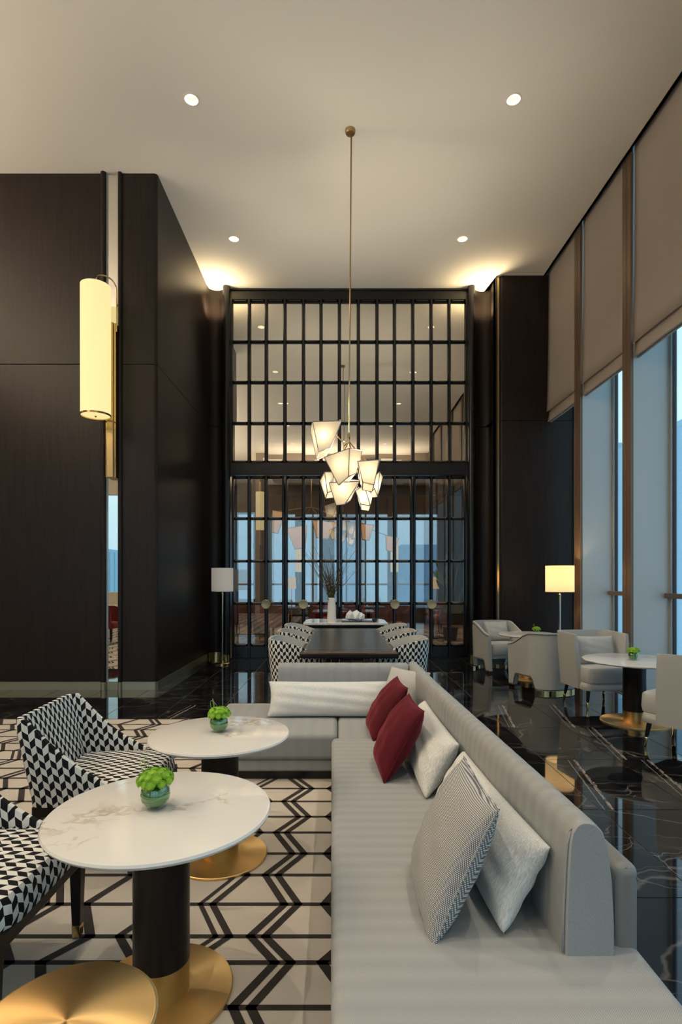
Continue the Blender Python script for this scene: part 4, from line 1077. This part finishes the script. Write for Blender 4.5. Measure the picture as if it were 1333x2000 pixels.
B().box(xx(508, 13.2) - .15, xx(508, 13.2) + .15, 13.16, 13.5, 0, 4.15).done('trim_12', 'wood'); struct(bpy.data.objects['trim_12'], 'dark column in the restaurant carrying a sconce', 'column')
pc = thing('restaurant_pendant', 'spread pendant of angular shades beyond the doors', 'pendant light', (-.6, 12.4, 4.15))
D = 12.4
def ang(px, py, wpx, hpx, tilt):
    c_ = Vector((xx(px, D) + .6, R.uniform(-.3, .3), zx(py, D) - 4.15)); w2 = wpx * D / FPX / 2; h2 = hpx * D / FPX / 2; q = Matrix.Rotation(tilt, 3, 'Y')
    T_ = [c_ + q @ Vector((a * w2, b * w2 * .6, h2)) for a, b in ((-1, -1), (1, -1), (1, 1), (-1, 1))]
    Bt = [c_ + q @ Vector((a * w2 * .5, b * w2 * .3, -h2)) for a, b in ((-1, -1), (1, -1), (1, 1), (-1, 1))]
    frustum_shade(pc, T_, Bt, seamr=.005, m='warmshade'); B().tube([c_ + Vector((0, 0, h2)), Vector((0, 0, -1.1)), Vector((0, 0, 0))], .008, 5).done('arm', 'brass', pc)
for a in ((541, 1020, 24, 42, .2), (583, 1050, 40, 42, -.15), (632, 1037, 44, 32, .1), (765, 1062, 26, 28, .2), (716, 1040, 26, 30, .1)): ang(*a)
M['bulbsmall']
for lx, ly, lab in ((xx(570, 14.5), 14.5, 'short lit table lamp behind the second door leaf'), (xx(852, 13.5), 13.5, 'lit floor lamp behind the rightmost door leaf')):
    r = thing('restaurant_lamp', lab, 'lamp', (lx, ly, 0), 0, 'lamps in the restaurant')
    B().lathe([(.12, zx(1150, ly)), (.11, zx(1127, ly)), (.107, zx(1127, ly)), (.117, zx(1150, ly)), (.12, zx(1150, ly))], seg=24, cap=False).done('lamp_shade', 'lampon', r, smooth=True)
    B().cyl(0, 0, .02, zx(1140, ly), .012, seg=10).done('pole', 'brass', r); B().cyl(0, 0, 0, .02, .1, seg=20).done('base', 'brass', r)
def red_chair(x, y, rz, lab):
    r = thing('red_chair', lab, 'chair', (x, y, .012 if y < 5 else .01), rz, 'dark red restaurant chairs')
    shell_obj(u_path(.52, .46, .18, 6, 0), lambda f: .80 - .2 * max(0, abs(f - .5) * 2 - .4), lambda f: .34, .05, 'upholstered_back', 'red', r, flare=.05, rows=4)
    pad(.44, .46, -.18, .26, .34, .46).done('seat', 'red', r, smooth=True)
    for sx in (-1, 1):
        for sy in (-1, 1): taper_leg(sx * .19, sy * .17, .345, r, .035, .02)
    return r
for i, (px_, d_, rz) in enumerate(((530, 12.2, 2.6), (628, 13.5, -2.2), (480, 13.6, .4), (690, 12.6, 2.9), (740, 14, .3), (787, 12.0, 2.2), (640, 14.6, 0), (860, 14.2, 2))):
    red_chair(xx(px_, d_), d_, rz, 'dark red chair beyond the doors, ' + ['behind the left pull of the left pair', 'behind the right pull of the left pair', 'behind the leftmost leaf', 'behind the crystal rock', 'behind the third leaf', 'behind the console end near third pull', 'behind the tall white vase', 'behind the rightmost leaf'][i])
for i, (px_, d_) in enumerate(((555, 12.9), (720, 13.3), (845, 13.0))):
    r = thing('restaurant_table', 'dark square table beyond the doors, ' + ['left', 'middle', 'right'][i] + ' one of three', 'table', (xx(px_, d_), d_, .01), 0, 'restaurant tables')
    B().box(-.4, .4, -.35, .35, .70, .735).done('table_top', 'furnwood', r, bevel=.005); B().cyl(0, 0, .02, .70, .04, seg=16).done('column', 'black', r); B().cyl(0, 0, 0, .02, .22, seg=24).done('base', 'black', r)
    for k in range(4):
        g = B().lathe([(0, 0), (.03, 0), (.004, .006), (.004, .07), (.03, .10), (.033, .15), (.026, .19)], seg=14, cap=False).done('wine_glass', 'jar', smooth=True, loc=(xx(px_, d_) + (-.25, .2, -.1, .3)[k], d_ + (-.2, -.15, .2, .22)[k], .745))
        tag(g, 'stemmed wine glass standing on one of the dark restaurant tables beyond the doors', 'glass', 'stemmed glasses on the restaurant tables')
pl = thing('potted_plant', 'tall leafy green plant behind the rightmost door leaf', 'plant', (xx(880, 12.5), 12.5, .01))
B().lathe([(0, 0), (.14, 0), (.18, .3), (.16, .3), (0, .28)], seg=24, cap=False).done('pot', 'black', pl, smooth=True)
for k in range(11):
    a = R.uniform(0, 2 * PI); hh = R.uniform(.7, 1.5); rd = R.uniform(.08, .35); b = B(); L_ = R.uniform(.3, .45)
    p0 = Vector((0, 0, .28)); p1 = Vector((math.cos(a) * rd * .5, math.sin(a) * rd * .5, .28 + hh * .6)); p2 = Vector((math.cos(a) * rd, math.sin(a) * rd, .28 + hh))
    b.tube([p0, p1, p2], .008, 5); sd = Vector((-math.sin(a), math.cos(a), 0)); d = (p2 - p1).normalized(); pv = None
    for t in range(7):
        f = t / 6; c_ = p2 + d * L_ * f + Vector((math.cos(a), math.sin(a), 0)) * .12 * f * f; wd = .085 * math.sin(PI * (f * .93 + .03))
        cur = (b.bm.verts.new(c_ - sd * wd), b.bm.verts.new(c_ - Vector((0, 0, .012))), b.bm.verts.new(c_ + sd * wd))
        if pv: b.face([pv[0], cur[0], cur[1], pv[1]], 0, True); b.face([pv[1], cur[1], cur[2], pv[2]], 0, True)
        pv = cur
    b.done('leaf', 'leaf', pl)
# things at left seen in the mirror slot
red_chair(-4.95, 2.0, -1.2, 'red chair reflected in the narrow mirror slot, nearer one')
red_chair(-5.6, 1.5, .5, 'red chair reflected in the narrow mirror slot, farther one')
bq = thing('banquette', 'cream banquette reflected in the narrow mirror slot', 'sofa', (-7.6, -6.9, .012))
B().box(-1.6, 1.6, -.4, .4, 0, .42).done('seat', 'cream', bq, bevel=.03, seg=3); B().box(-1.6, 1.6, -.6, -.4, 0, .9).done('backrest', 'cream', bq, bevel=.03, seg=3)
# ================================================================== CITY OUTSIDE
def tower(name, label, x, y, w, d, z0, z1, cw, cg, fh=3.4, bay=3.0):
    r = thing(name, label, 'building', (x, y, 0), 0, 'hazy towers outside')
    wm = mat(name + '_wall', cw, .9); gm = mat(name + '_glass', cg, .3)  # distance haze is put into these pale blue colours
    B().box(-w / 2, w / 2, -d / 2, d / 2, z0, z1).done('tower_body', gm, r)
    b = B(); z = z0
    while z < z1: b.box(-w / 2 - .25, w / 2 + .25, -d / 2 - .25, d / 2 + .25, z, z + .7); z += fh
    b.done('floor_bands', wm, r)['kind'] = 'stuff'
    b = B(); k = -w / 2
    while k <= w / 2: b.box(k - .18, k + .18, -d / 2 - .4, d / 2 + .4, z0, z1); k += bay
    k = -d / 2
    while k <= d / 2: b.box(-w / 2 - .4, w / 2 + .4, k - .18, k + .18, z0, z1); k += bay
    b.done('vertical_ribs', wm, r)['kind'] = 'stuff'
    return r
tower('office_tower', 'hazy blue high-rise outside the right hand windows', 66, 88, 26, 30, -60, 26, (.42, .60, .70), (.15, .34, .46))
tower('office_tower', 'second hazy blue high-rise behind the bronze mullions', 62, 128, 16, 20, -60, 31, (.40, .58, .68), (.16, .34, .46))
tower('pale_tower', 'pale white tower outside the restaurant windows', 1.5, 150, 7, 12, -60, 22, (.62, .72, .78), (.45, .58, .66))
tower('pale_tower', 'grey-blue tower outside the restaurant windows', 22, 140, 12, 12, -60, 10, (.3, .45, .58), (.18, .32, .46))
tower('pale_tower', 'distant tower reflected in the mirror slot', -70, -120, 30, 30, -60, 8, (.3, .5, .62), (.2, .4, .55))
